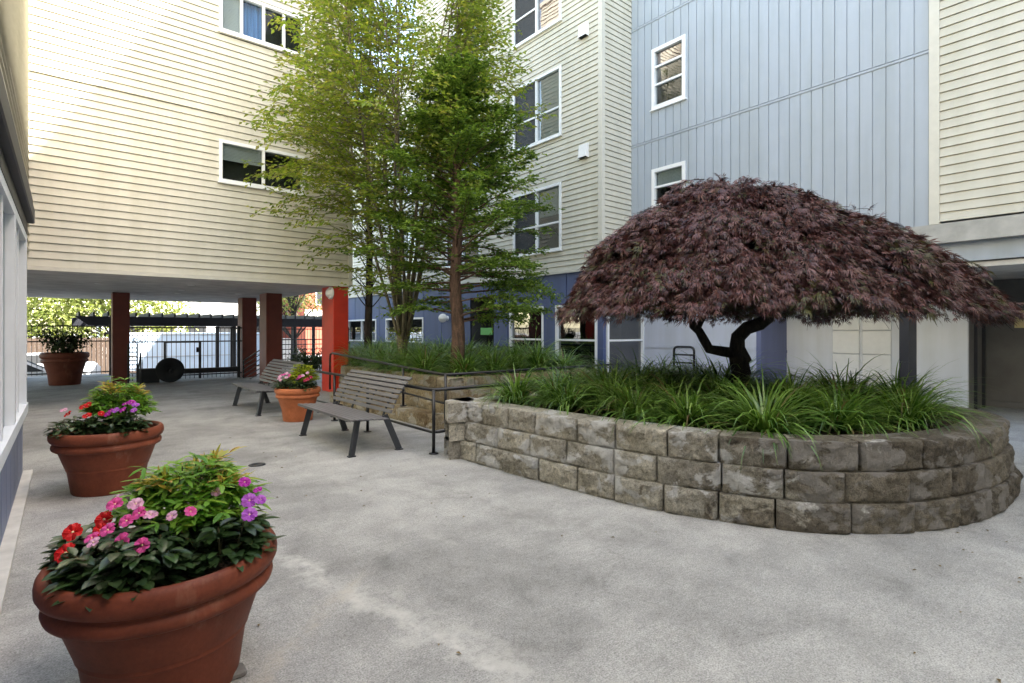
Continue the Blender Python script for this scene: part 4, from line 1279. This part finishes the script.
pot('second large terracotta pot with red and purple flowers by the left wall', *P2, .445, .585, 'terramid', 'flower pots by the left wall')
pot('bright terracotta pot with lime foliage between the two benches', *P3, .365, .555, 'terralight')
pot('big shaded terracotta pot with dark shrub under the overhang', *P4, .55, .90, 'terradark')

FLOW = {}
def flower_mesh(mat):
    if mat in FLOW: return FLOW[mat]
    m = MB()
    for i in range(5):
        a = 2 * math.pi * i / 5 + rnd(-.06, .06); d = Vector((math.cos(a), math.sin(a), 0)); s = Vector((-d.y, d.x, 0)); vs = [Vector((0, 0, .001 * i))]
        pr = [(.25, -.24, .010), (.60, -.46, .012), (.92, -.34, .006), (1.0, -.12, .004), (.93, 0, .003), (1.0, .12, .004), (.92, .34, .006), (.60, .46, .012), (.25, .24, .010)]
        for (r, w, z) in pr: vs.append(d * r * .034 + s * w * .040 + Vector((0, 0, z * 1.0 + .0012 * i + rnd(-.002, .002))))
        c = d * .018 + Vector((0, 0, .005 + .0012 * i)); vs.append(c)
        n = len(vs) - 1
        fs = [(0, 1, n)] + [(k, k + 1, n) for k in range(1, 9)] + [(9, 0, n)]
        m.add(vs, fs, 0)
    m.lathe((0, 0, .004), [(.005, 0), (.004, .004), (.001, .006)], 8, 1)
    me_o = m.build('flower', [M[mat], M['eye']]); me = me_o.data
    bpy.data.objects.remove(me_o)
    FLOW[mat] = me; return me

def impatiens(label, c, r, h, flowers, seed, nleaf=210, leafm='leafimp', group=None):
    """flowers: list of (mat, dx, dy, z above the soil, scale)"""
    random.seed(seed)
    t = thing('impatiens_plant', label, 'flowers', c, group)
    C = Vector(c); lv = MB(); st = MB()
    nst = 16
    for i in range(nst):
        a = rnd(0, 6.28); rr = r * math.sqrt(random.random()) * .9
        top = C + Vector((math.cos(a) * rr, math.sin(a) * rr, h * (1 - .4 * (rr / r) ** 2) * rnd(.8, 1.1)))
        b = C + Vector((math.cos(a) * rr * .4, math.sin(a) * rr * .4, -.02))
        st.tube([b, b.lerp(top, .5) + rv3(.01), top], [.006, .005, .004], 5, 0, False)
        nw = nleaf // nst
        for k in range(nw):
            f = 1 - .55 * random.random() ** 1.6; p = b.lerp(top, f); az = k * 2.4 + rnd(-.3, .3)
            d = Vector((math.cos(az), math.sin(az), rnd(-.35, .4)))
            leaf6(lv, p + d * .01, d, Vector((0, 0, 1)) + rv3(.25), rnd(.05, .09), rnd(.032, .05), 0, rnd(.05, .3))
    for i in range(nleaf // 2):
        a = rnd(0, 6.28); rr = r * math.sqrt(rnd(.2, .85)); p = C + Vector((math.cos(a) * rr, math.sin(a) * rr, rnd(.0, .35) * h + .015))
        leaf6(lv, p, Vector((math.cos(a) + rnd(-.6, .6), math.sin(a) + rnd(-.6, .6), rnd(-.1, .4))), Vector((0, 0, 1)) + rv3(.3), rnd(.05, .085), rnd(.032, .048), 0, rnd(.05, .3))
    fo = lv.build('foliage', M[leafm], t); fo.data.polygons.foreach_set('use_smooth', [True] * len(fo.data.polygons))
    st.build('stems', M['stem'], t, True)
    for (mat, dx, dy, z, sc) in flowers:
        o = bpy.data.objects.new('flower', flower_mesh(mat)); COL.objects.link(o); o.parent = t
        o.location = (dx, dy, z + .02)
        # blooms face up and outwards
        ax = Vector((dx * 1.0 - .40 * .64 + rnd(-.2, .2), dy * 1.0 - .40 * .77 + rnd(-.2, .2), rnd(.25, .5))).normalized()
        o.rotation_euler = ax.to_track_quat('Z', 'Y').to_euler(); o.scale = (sc * .88, sc * .88, sc * .88)
    return t

def nandina(label, c, r, h, seed, nst=34, leafm='leafnan', tipm='leafnantip', tipfrac=.45, L=(.04, .065)):
    random.seed(seed)
    t = thing('nandina_plant', label, 'plant', c)
    C = Vector(c); lv = MB(); st = MB()
    for i in range(nst):
        a = i * 2.4 + rnd(-.3, .3); rr = r * math.sqrt((i + .5) / nst)
        hh = h * (1 - .62 * (rr / r) ** 1.6) * rnd(.85, 1.08)
        top = C + Vector((math.cos(a) * rr, math.sin(a) * rr, hh)); b = C + Vector((math.cos(a) * .04, math.sin(a) * .04, 0))
        mid = b.lerp(top, .5) + Vector((0, 0, .05))
        st.tube([b, mid, top], [.005, .004, .002], 5, 0, False)
        tip = random.random() < tipfrac and rr < r * .72
        for k in range(7):
            f = .45 + .55 * k / 6; p = mid.lerp(top, (f - .45) / .55)
            for sgn in (-1, 1):
                az = a + sgn * rnd(.5, 1.4) + rnd(-.4, .4)
                d = Vector((math.cos(az), math.sin(az), rnd(-.1, .6)))
                q = p + d * rnd(.02, .07)
                st.tube([p, q], [.0018, .001], 3, 0, False)
                mi = 1 if (tip and k > 3) else 0
                for w in range(3):
                    d2 = Vector((math.cos(az + (w - 1) * .9), math.sin(az + (w - 1) * .9), rnd(-.3, .35) + (.4 if mi else 0)))
                    leaf6(lv, q, d2, Vector((0, 0, 1)) + rv3(.35), rnd(*L), rnd(.017, .025), mi, rnd(0, .3))
        for w in range(4):
            leaf6(lv, top, Vector((math.cos(w * 1.6 + a), math.sin(w * 1.6 + a), rnd(.1, .7))), Vector((0, 0, 1)) + rv3(.3), rnd(*L), .02, 1 if tip else 0, .2)
        if tip:
            for w in range(4):
                leaf6(lv, top, Vector((rnd(-.5, .5), rnd(-.5, .5), 1)), rv3(), rnd(*L) * .9, .016, 1, .15)
    o = lv.build('foliage', [M[leafm], M[tipm]], t); o.data.polygons.foreach_set('use_smooth', [True] * len(o.data.polygons))
    st.build('stems', M['stem'], t, True)
    return t

fw = Vector((.639, .769)); rg = Vector((.769, -.639))
def camoff(r, f):                        # offsets to the right / away, seen on arrival in the courtyard
    v = rg * r + fw * f; return v.x, v.y

def plant_at(P, r, f, z):
    dx, dy = camoff(r, f); return (P[0] + dx, P[1] + dy, z)
def blooms(specs, P=None):
    out = []
    for (m, r, f, z, s) in specs:
        dx, dy = camoff(r, f); out.append((m, dx, dy, z, s))
    return out
# nearest pot
zt = .575 * .93
nandina('yellow green nandina with orange tips in the nearest pot', plant_at(P1, .0, .17, zt), .25, .40, 31, 46, L=(.055, .09), tipfrac=.38)
impatiens('red impatiens at the left of the nearest pot', plant_at(P1, -.235, -.06, zt), .16, .15,
          blooms([('redpetal', -.02, -.15, .085, 1.3), ('redpetal', -.05, -.08, .14, 1.2), ('redpetal', .03, -.02, .17, 1.15), ('redpetal', .06, -.08, .15, .9), ('palepink', .0, .12, .21, .95)]), 41)
impatiens('pink impatiens at the front of the nearest pot', plant_at(P1, -.01, -.16, zt), .25, .19,
          blooms([('pink', -.13, .05, .24, 1.05), ('palepink', -.06, .07, .235, 1.0), ('pink', -.09, -.04, .17, 1.0), ('pink', -.04, -.01, .195, .9), ('palepink', .02, .04, .20, .9), ('pink', -.13, -.07, .15, .9),
                  ('palepink', -.10, -.10, .145, .8), ('pink', .01, -.10, .15, 1.1), ('pink', .09, -.11, .14, .95), ('pink', -.01, .02, .215, .95), ('palepink', .12, .02, .205, .75), ('pink', .18, .04, .215, .8)]), 42, 430)
impatiens('purple impatiens at the right of the nearest pot', plant_at(P1, .24, .0, zt), .19, .18,
          blooms([('purple', .10, .02, .215, 1.1), ('purple', .13, -.04, .175, 1.05), ('magenta', .02, .14, .26, .9), ('purple', .12, .08, .20, .8), ('palepink', -.06, .06, .24, .8), ('magenta', .09, .12, .23, .7)]), 43, 300)
# second pot
zt2 = .585 * .93
nandina('yellow green nandina rising from the second pot', plant_at(P2, .0, .15, zt2), .28, .48, 32, 50, L=(.055, .085), tipfrac=.3)
impatiens('red impatiens with one pink bloom in the second pot', plant_at(P2, -.11, -.20, zt2), .22, .15,
          blooms([('redpetal', .02, .02, .235, 1.3), ('redpetal', .09, -.03, .16, 1.3), ('redpetal', -.09, -.02, .175, 1.2), ('redpetal', .20, -.01, .18, .9), ('palepink', -.19, .05, .20, 1.1), ('redpetal', .03, .06, .25, 1.0)]), 44)
impatiens('purple impatiens at the right of the second pot', plant_at(P2, .23, -.12, zt2), .18, .16,
          blooms([('magenta', -.10, -.06, .17, 1.1), ('purple', -.05, -.03, .20, 1.1), ('magenta', .02, -.03, .205, 1.1), ('magenta', .04, .05, .26, 1.1), ('purple', .09, .03, .24, 1.1), ('magenta', -.01, .04, .25, 1.0), ('purple', .11, -.02, .20, .9), ('magenta', -.12, .0, .19, .9)]), 45)
# pot between benches
zt3 = .555 * .93
nandina('lime green bushy plant in the pot between the benches', plant_at(P3, .03, .12, zt3), .24, .40, 33, 44, 'leaflime', 'leaflime', .2)
impatiens('pale pink impatiens at the left of the pot between the benches', plant_at(P3, -.15, -.10, zt3), .20, .19,
          blooms([('palepink', -.10, -.02, .20, 1.1), ('pink', -.05, .02, .23, 1.1), ('palepink', .02, -.05, .19, 1.0), ('palepink', -.14, .03, .16, 1.0), ('pink', .04, .02, .22, 1.0), ('palepink', -.02, .06, .25, 1.0), ('palepink', -.07, -.07, .15, .9), ('pink', -.12, .06, .22, .9)]), 46, 170)
impatiens('crimson and pink impatiens at the right of the pot between the benches', plant_at(P3, .14, -.12, zt3), .19, .17,
          blooms([('crimson', .08, -.03, .16, 1.1), ('crimson', .11, .03, .19, 1.0), ('pink', -.05, -.03, .20, 1.1), ('palepink', -.01, .0, .22, 1.0), ('palepink', .05, .04, .26, 1.0), ('crimson', .05, -.06, .14, .9), ('pink', -.09, .0, .17, .9)]), 47, 150)
# shrub in the far pot
def shrub(name, label, c, r, h, seed, mat, n=900, lf=(.09, .15), trunk=True):
    random.seed(seed); t = thing(name, label, 'shrub', c); C = Vector(c); lv = MB(); st = MB()
    for i in range(14):
        a = rnd(0, 6.28); e_ = C + Vector((math.cos(a) * r * rnd(.3, .9), math.sin(a) * r * rnd(.3, .9), h * rnd(.5, .95)))
        pts = [C, C.lerp(e_, .5) + rv3(.05 * r), e_]; st.tube(pts, [.014, .01, .005], 5, 0, False)
        for k in range(n // 14):
            f = rnd(.4, 1.05); p = C.lerp(e_, f) + rv3(r * .26)
            leaf(lv, p, rv3() + Vector((0, 0, -.3)), Vector((0, 0, 1)) + rv3(.6), rnd(*lf), rnd(lf[0] * .4, lf[1] * .42))
    lv.build('foliage', mat, t); st.build('stems', M['barkdark'], t, True); return t
shrub('potted_shrub', 'dark leafy shrub in the big shaded pot under the overhang', (P4[0], P4[1], .8), .62, .75, 51, M['leafshrub'])

# ------------------------------------------------------------------ passage: fences, gate, pergola
def picket_fence(name, label, u0, u1, v, zb, zt, cat='fence', pitch=.125, rails=None, posts=(), group=None):
    t = thing(name, label, cat, (u0, v, zb), group)
    m = MB()
    for z in (rails or (zb + .12, zt - .03)): m.box(u0, u1, v - .018, v + .018, z - .02, z + .02)
    m.build('rail', M['black'], t)
    m = MB(); x = u0 + pitch * .5
    while x < u1:
        m.box(x - .0075, x + .0075, v - .0075, v + .0075, zb + .05, zt + .02); x += pitch
    m.build('pickets', M['black'], t)
    for x in posts:
        m = MB(); m.box(x - .045, x + .045, v - .045, v + .045, 0, zt + .06); m.build('post', M['black'], t)
    return t
picket_fence('iron_fence', 'black iron picket fence left of the gate beyond the shaded pot', -6, 1.25, 22.9, .02, 1.68, rails=(.12, 1.16, 1.66), posts=(-5.9, -3.6, -1.4, 1.2))
gt = picket_fence('iron_gate', 'black iron gate in picket fence between the two maroon pillars', 1.44, 4.40, 18.95, .0, 1.60, 'gate', .12, rails=(.16, 1.18, 1.60), posts=(4.30,))
m = MB(); m.box(2.26, 2.32, 18.915, 18.985, .04, 1.19); m.box(3.18, 3.24, 18.915, 18.985, .04, 1.19); m.box(2.32, 3.18, 18.92, 18.98, 1.14, 1.20); m.build('gate_frame', M['black'], gt)
m = MB(); m.box(2.6, 4.3, 18.90, 18.93, .20, .36); m.build('kick_bar', M['black'], gt)
m = MB(); m.box(3.10, 3.17, 18.88, 18.91, .85, 1.0); m.build('latch', M['black'], gt)
dk = thing('hose_reel', 'round black reel and box standing at the gate', 'reel', (2.3, 18.6, 0))
m = MB(); disc_lathe(m, Vector((2.36, 18.56, .36)), (0, -1, 0), [(.001, 0), (.34, 0), (.36, .03), (.36, .14), (.34, .17), (.09, .17), (.085, .12), (.03, .12), (.001, .12)], 36); m.build('reel_drum', M['dark'], dk, True)
m = MB(); m.box(1.62, 2.1, 18.42, 18.74, .02, .42, 0, .01); m.build('reel_box', M['dark'], dk)
m = MB(); m.lathe((2.36, 18.385, .36), [(.001, 0)], 8); 
m = MB(); disc_lathe(m, Vector((2.37, 18.40, .34)), (0, -1, 0), [(.055, .03), (.05, .045), (.001, .046)], 16); m.build('hub', M['black'], dk, True)
# stair handrails beside the pillar
def stair_rail(label, pts, group='stair rails in the passage', bars=0):
    t = thing('stair_rail', label, 'railing', pts[0], group)
    m = MB(); m.tube(pts, .02, 8); m.build('rail', M['black'], t, True)
    for p in (pts[0], pts[-1]):
        q = MB(); q.tube([(p[0], p[1], max(-.9, p[2] - 1.0)), p], .02, 8); q.build('post', M['black'], t, True)
    for k in range(bars):
        q = MB(); dz = .14 * (k + 1)
        q.tube([(p[0], p[1], p[2] - dz) for p in pts], .012, 6); q.build('lower_bar', M['black'], t, True)
    return t
stair_rail('slanting black stair rail in front of the gate at the left', [(1.55, 17.3, .92), (1.62, 18.7, .42)])
stair_rail('black stair rail with several bars between the two maroon pillars', [(4.62, 17.2, 1.02), (4.36, 18.6, .55), ], bars=5)
lr = thing('louvre_panel', 'black ladder like slatted panel fixed beside the left maroon pillar', 'panel', (1.45, 18.4, 0))
m = MB(); m.box(1.30, 1.34, 17.86, 17.9, 0, 1.15); m.box(1.50, 1.54, 17.86, 17.9, 0, 1.15); m.build('frame', M['black'], lr)
for k in range(9):
    m = MB(); m.obox((1.345, 17.84, .10 + .115 * k), (.15, 0, 0), (0, .04, .03), (0, -.004, .008)); m.build('slat', M['trim'], lr)
# pergola
pg = thing('pergola', 'dark timber pergola beam with joist ends beyond the passage', 'pergola', (3, 24, 0))
m = MB(); zb_, zt_ = 1.70, 2.02
m.add([(.25, 23.9, zt_), (.62, 23.9, zb_), (12, 23.9, zb_), (12, 23.9, zt_), (.25, 24.05, zt_), (.62, 24.05, zb_), (12, 24.05, zb_), (12, 24.05, zt_)], [(0, 1, 2, 3), (7, 6, 5, 4), (0, 4, 5, 1), (1, 5, 6, 2), (2, 6, 7, 3), (3, 7, 4, 0)])
m.build('beam', M['gutter'], pg)
for k in range(30):
    m = MB(); x = .35 + k * .40; m.box(x, x + .055, 23.6, 27.2, zt_ + .002, zt_ + .15); m.build('joist', M['woodfence'] if k < 0 else M['gutter'], pg)
m = MB(); m.box(.2, 12, 27.0, 27.15, zb_, zt_); m.build('beam', M['gutter'], pg)
for x in (5.2, 9.5):
    for y in (23.92, 27.02):
        m = MB(); m.box(x, x + .14, y, y + .12, -.94, zb_ - .002); m.build('post', M['gutter'], pg)
# bar rail right of the maroon pillars
rl = railing('bar_rail', 'black horizontal bar railing between the passage pillars and the red pillar', [(5.6, 20.6), (8.4, 20.6)], 1.18, [(5.6, 20.6, 0, 1.18), (7.0, 20.6, 0, 1.18), (8.4, 20.6, 0, 1.18)], (1.0, .82, .64, .46, .28), .02)
picket_fence('iron_fence', 'black iron picket fence behind the bar railing right of the passage', 4.9, 9.7, 22.9, .02, 1.60, rails=(.12, 1.58), posts=(4.95, 7.3, 9.6))
shrub('shrub', 'low dark shrub behind the bar railing beside the red pillar', (6.9, 19.9, 0), .8, .85, 52, M['leafshrub'], 1300)

# ------------------------------------------------------------------ street beyond
def car(label, x, y, rz, paint, group='cars parked in the street'):
    t = thing('parked_car', label, 'car', (x, y, -.95), group)
    old = OFF[t.name]; OFF[t.name] = Vector((0, 0, 0))
    prof = [(-2.15, .42), (-2.18, .78), (-1.95, .92), (-1.35, .98), (-.75, 1.42), (.65, 1.44), (1.45, .98), (2.05, .92), (2.2, .72), (2.18, .38)]
    m = MB(); W = .86; vs = []; n = len(prof)
    for sy, ww in ((-1, 1), (1, 1)):
        for (a, z) in prof: vs.append((a, sy * (W - (.17 if z > 1.2 else 0)), z))
    m.add(vs, [tuple(range(n - 1, -1, -1)), tuple(range(n, 2 * n))] + [(i, (i + 1) % n, (i + 1) % n + n, i + n) for i in range(n)])
    m.build('body', paint, t)
    g_ = MB()
    for sy in (-1, 1):
        q = [(-1.2, .99), (-.72, 1.36), (.6, 1.38), (1.28, .99)]
        g_.add([(a, sy * (W + .006 - .17 * max(0, (z - .98) / .46)), z) for a, z in q], [(0, 1, 2, 3)])
    g_.add([(-1.37, -.68, .99), (-1.37, .68, .99), (-.80, .62, 1.41), (-.80, -.62, 1.41)], [(0, 1, 2, 3)])
    g_.add([(1.47, -.68, .99), (1.47, .68, .99), (.70, .62, 1.43), (.70, -.62, 1.43)], [(0, 3, 2, 1)])
    g_.build('windows', M['dark'], t)
    for a in (-1.35, 1.35):
        for sy in (-1, 1):
            w = MB(); disc_lathe(w, Vector((a, sy * (W - .18), .32)), (0, sy, 0), [(.001, 0), (.32, 0), (.32, .19), (.2, .2)], 20); wo = w.build('wheel', M['tyre'], t, True)
            w = MB(); disc_lathe(w, Vector((a, sy * (W - .18), .32)), (0, sy, 0), [(.2, .2), (.17, .205), (.001, .20)], 16); w.build('rim', M['carsilver'], wo, True)
    for sy in (-1, 1):
        l_ = MB(); l_.box(2.12, 2.21, sy * .62 - .14, sy * .62 + .14, .62, .74); l_.build('headlight', M['trim'], t)
        l_ = MB(); l_.box(-2.20, -2.12, sy * .62 - .14, sy * .62 + .14, .66, .80); l_.build('tail_light', M['redpetal'], t)
    OFF[t.name] = old
    t.rotation_euler = (0, 0, rz)
    return t
car('white car parked behind the iron fence at the far left', -1.9, 26.6, R(3), M['carwhite'])
car('silver car parked farther back behind the fence at the left', -.9, 33.0, R(2), M['carsilver'])
car('white car on the street seen right of the maroon pillars', 13.6, 32.0, R(5), M['carwhite'])
car('red car on the street behind the pergola beam', 5.2, 38.0, R(0), M['carred'])
car('pale silver car on the street farthest to the right', 16.5, 37.0, R(0), M['carsilver'])
# white box truck behind the gate
tk = thing('box_truck', 'white box truck parked behind the iron gate', 'truck', (4.5, 31.4, -.95))
m = MB(); m.box(2.1, 8.0, 30.2, 32.6, -.35, 1.42, 0, .03); m.build('cargo_box', M['truckwhite'], tk)
m = MB(); m.box(2.1, 8.0, 30.18, 30.198, .28, .31); m.box(2.1, 8.0, 30.18, 30.198, 1.3, 1.35); m.build('side_rail', M['carsilver'], tk)
m = MB()
m.add([(8.1, 30.4, -.5), (10, 30.4, -.5), (10.05, 30.4, .3), (9.5, 30.4, 1.1), (8.1, 30.4, 1.15), (8.1, 32.4, -.5), (10, 32.4, -.5), (10.05, 32.4, .3), (9.5, 32.4, 1.1), (8.1, 32.4, 1.15)],
      [(0, 1, 2, 3, 4), (9, 8, 7, 6, 5), (1, 6, 7, 2), (2, 7, 8, 3), (3, 8, 9, 4), (0, 4, 9, 5)]); m.build('cab', M['carwhite'], tk)
for x in (3.2, 9.1):
    for y, s_ in ((30.4, -1), (32.3, 1)):
        w = MB(); disc_lathe(w, Vector((x, y - s_ * .15, -.55)), (0, s_, 0), [(.001, 0), (.4, 0), (.4, .22), (.2, .24), (.001, .22)], 22); w.build('wheel', M['tyre'], tk, True)
# scrawled graffiti on the box
gm = MB()
def stroke(pts_): gm.tube([(a, 30.172, z) for a, z in pts_], .013, 5)
bx, bz = 2.45, .95
stroke([(bx, bz), (bx, bz + .26)]); stroke([(bx, bz + .26), (bx + .12, bz + .23), (bx + .12, bz + .15), (bx, bz + .13), (bx + .14, bz)])
stroke([(bx + .2, bz + .02), (bx + .3, bz + .2)]); stroke([(bx + .2, bz + .2), (bx + .32, bz + .02)]); stroke([(bx + .40, bz), (bx + .46, bz + .13), (bx + .55, bz + .27)]); stroke([(bx + .38, bz + .24), (bx + .46, bz + .13)])
gm.build('graffiti', M['black'], tk)
# board fence and far trees
wf = thing('board_fence', 'brown timber board fence below the far trees', 'fence', (0, 36, -.95))
m = MB()
for k in range(150):
    x = -16 + k * .15; m.box(x, x + .145, 36, 36.03 + rnd(0, .008), -.95, 1.15 + rnd(-.02, .02))
m.build('boards', M['woodfence'], wf)

def far_tree(label, x, y, H, rad, seed, n=5200, lf=(.22, .38), z0=-.95, low=.2):
    random.seed(seed); t = thing('street_tree', label, 'tree', (x, y, z0), 'trees along the street'); wood = MB(); lv = MB(); B = Vector((x, y, z0))
    tp = wander(B, Vector((0, 0, 1)), H * .8, 8, .04, .02); wood.tube(tp, [.2 * (1 - .8 * i / 8) + .02 for i in range(9)], 8)
    cl = []
    for i in range(46):
        a = rnd(0, 6.28); f = rnd(low, 1); rr = rad * math.sin(min(1, .25 + f) * math.pi * .75) * rnd(.5, 1)
        c_ = B + Vector((math.cos(a) * rr, math.sin(a) * rr, H * (f * .85 + .12))); cl.append(c_)
        k = tp[min(8, max(1, int(f * 7)))]; wood.tube([k, k.lerp(c_, .5) + rv3(.2), c_], [.05, .035, .01], 5, 0, False)
    for c_ in cl:
        for _ in range(n // 46):
            d = rv3(1)
            p = c_ + Vector((d.x, d.y, d.z * .7)) * rad * .34
            leaf(lv, p, rv3(), Vector((0, 0, 1)) + rv3(.8), rnd(*lf), rnd(lf[0] * .5, lf[1] * .55))
    wood.build('trunk', M['barkdark'], t, True); lv.build('crown', M['leaffar'], t)
far_tree('broad yellow green street tree behind the board fence at the far left', -3.0, 41, 7.5, 4.4, 61)
far_tree('yellow green street tree behind the left maroon pillar', 2.2, 42, 6.8, 3.8, 62)
far_tree('street tree with bare stem seen between the maroon pillar and the red pillar', 9.4, 29.5, 6.5, 2.2, 63, 2600, (.12, .2), -.95, .5)
far_tree('tall street tree left of the passage opening', -9.5, 40, 8.5, 4.5, 64)
# far buildings
fb = thing('street_building', 'long white building with an orange fascia across the street', 'building', (8, 62, -.95))
m = MB(); m.box(2.5, 17, 60, 70, -.95, 4.6); m.build('wall', M['white'], fb)
m = MB(); m.box(2.4, 17.1, 59.8, 70, 4.602, 5.6); m.build('fascia', M['orange'], fb)
for k in range(5):
    m = MB(); x = 3.6 + k * 2.7; m.box(x, x + 1.7, 59.93, 59.99, .6, 2.2); m.build('window', M['dark'], fb)
fb = thing('street_building', 'red brick building with tall windows across the street at the right', 'building', (26, 60, -.95))
m = MB(); m.box(19, 44, 56, 70, -.95, 10); m.build('wall', M['brick'], fb)
for k in range(7):
    for z in (4.2, 7.2):
        x = 20 + k * 3.3; m = MB(); m.box(x, x + 1.2, 55.92, 55.99, z, z + 1.9); w = m.build('window', M['trim'], fb)
        m = MB(); m.box(x + .12, x + 1.08, 55.9, 55.915, z + .12, z + 1.78); m.build('pane', M['dark'], w)
m = MB(); m.box(18.9, 44, 55.9, 55.99, 2.0, 3.7); m.build('white_band', M['white'], fb)

# small drain cover in the slab
dc = MB(); q = world(257, 465, 538 * 1.5 / 134); dc.lathe((q.x, q.y, .003), [(.09, 0), (.085, .006), (.06, .005), (.055, .002), (.001, .002)], 20)
tag(dc.build('drain_cover', M['gutter'], None, True), 'small dark drain cover in the concrete in front of the nearer bench', 'drain cover')

# dead leaves scattered on the slab
random.seed(77)
lm = MB()
for i in range(60):
    p = Vector((rnd(.5, 3.4), rnd(1.5, 9), .006)) if i < 40 else Vector((rnd(3.0, 6), rnd(.2, 1.0), .006))
    leaf(lm, p, Vector((rnd(-1, 1), rnd(-1, 1), .05)), Vector((0, 0, 1)) + rv3(.2), rnd(.018, .035), rnd(.01, .018), 0, .3)
tag(lm.build('fallen_leaves', M['bladedry']), 'tiny dry leaves scattered over the concrete slab', 'leaf litter', kind='stuff')

# ------------------------------------------------------------------ light, sky, camera
SUN = Vector((.47, -.476, .743)).normalized()
el = math.asin(SUN.z); az = math.atan2(SUN.x, SUN.y)
w = bpy.data.worlds.new('World'); scene.world = w; w.use_nodes = True
nt = w.node_tree; bg = nt.nodes['Background']
sky = nt.nodes.new('ShaderNodeTexSky'); sky.sky_type = 'NISHITA'; sky.sun_disc = False
sky.sun_elevation = el; sky.sun_rotation = az; sky.dust_density = 1.5
nt.links.new(mix(nt, 1, sky.outputs[0], (1.16, 1.0, .80), 'MULTIPLY'), bg.inputs[0]); bg.inputs[1].default_value = .15
ld = bpy.data.lights.new('sun', 'SUN'); ld.energy = 4.5; ld.angle = R(.53); ld.color = (1, .95, .87)
lo = bpy.data.objects.new('sun', ld); COL.objects.link(lo); lo.rotation_euler = (-SUN).to_track_quat('-Z', 'Y').to_euler()

cam = bpy.data.cameras.new('camera'); co = bpy.data.objects.new('camera', cam); COL.objects.link(co)
co.location = (0, 0, CH); co.rotation_euler = (R(90), 0, -math.atan2(FW[0], FW[1]))
cam.sensor_width = 36; cam.lens = 36 * F / 1024; cam.shift_y = -(341.5 - HY) / 1024; cam.clip_start = .05; cam.clip_end = 2000
scene.camera = co
scene.view_settings.view_transform = 'Standard'; scene.view_settings.look = 'None'
scene.view_settings.exposure = 2.92; scene.view_settings.gamma = 1
scene.render.resolution_x = 1024; scene.render.resolution_y = 683
try:
    scene.cycles.max_bounces = 8; scene.cycles.diffuse_bounces = 5; scene.cycles.transparent_max_bounces = 12
except Exception: pass
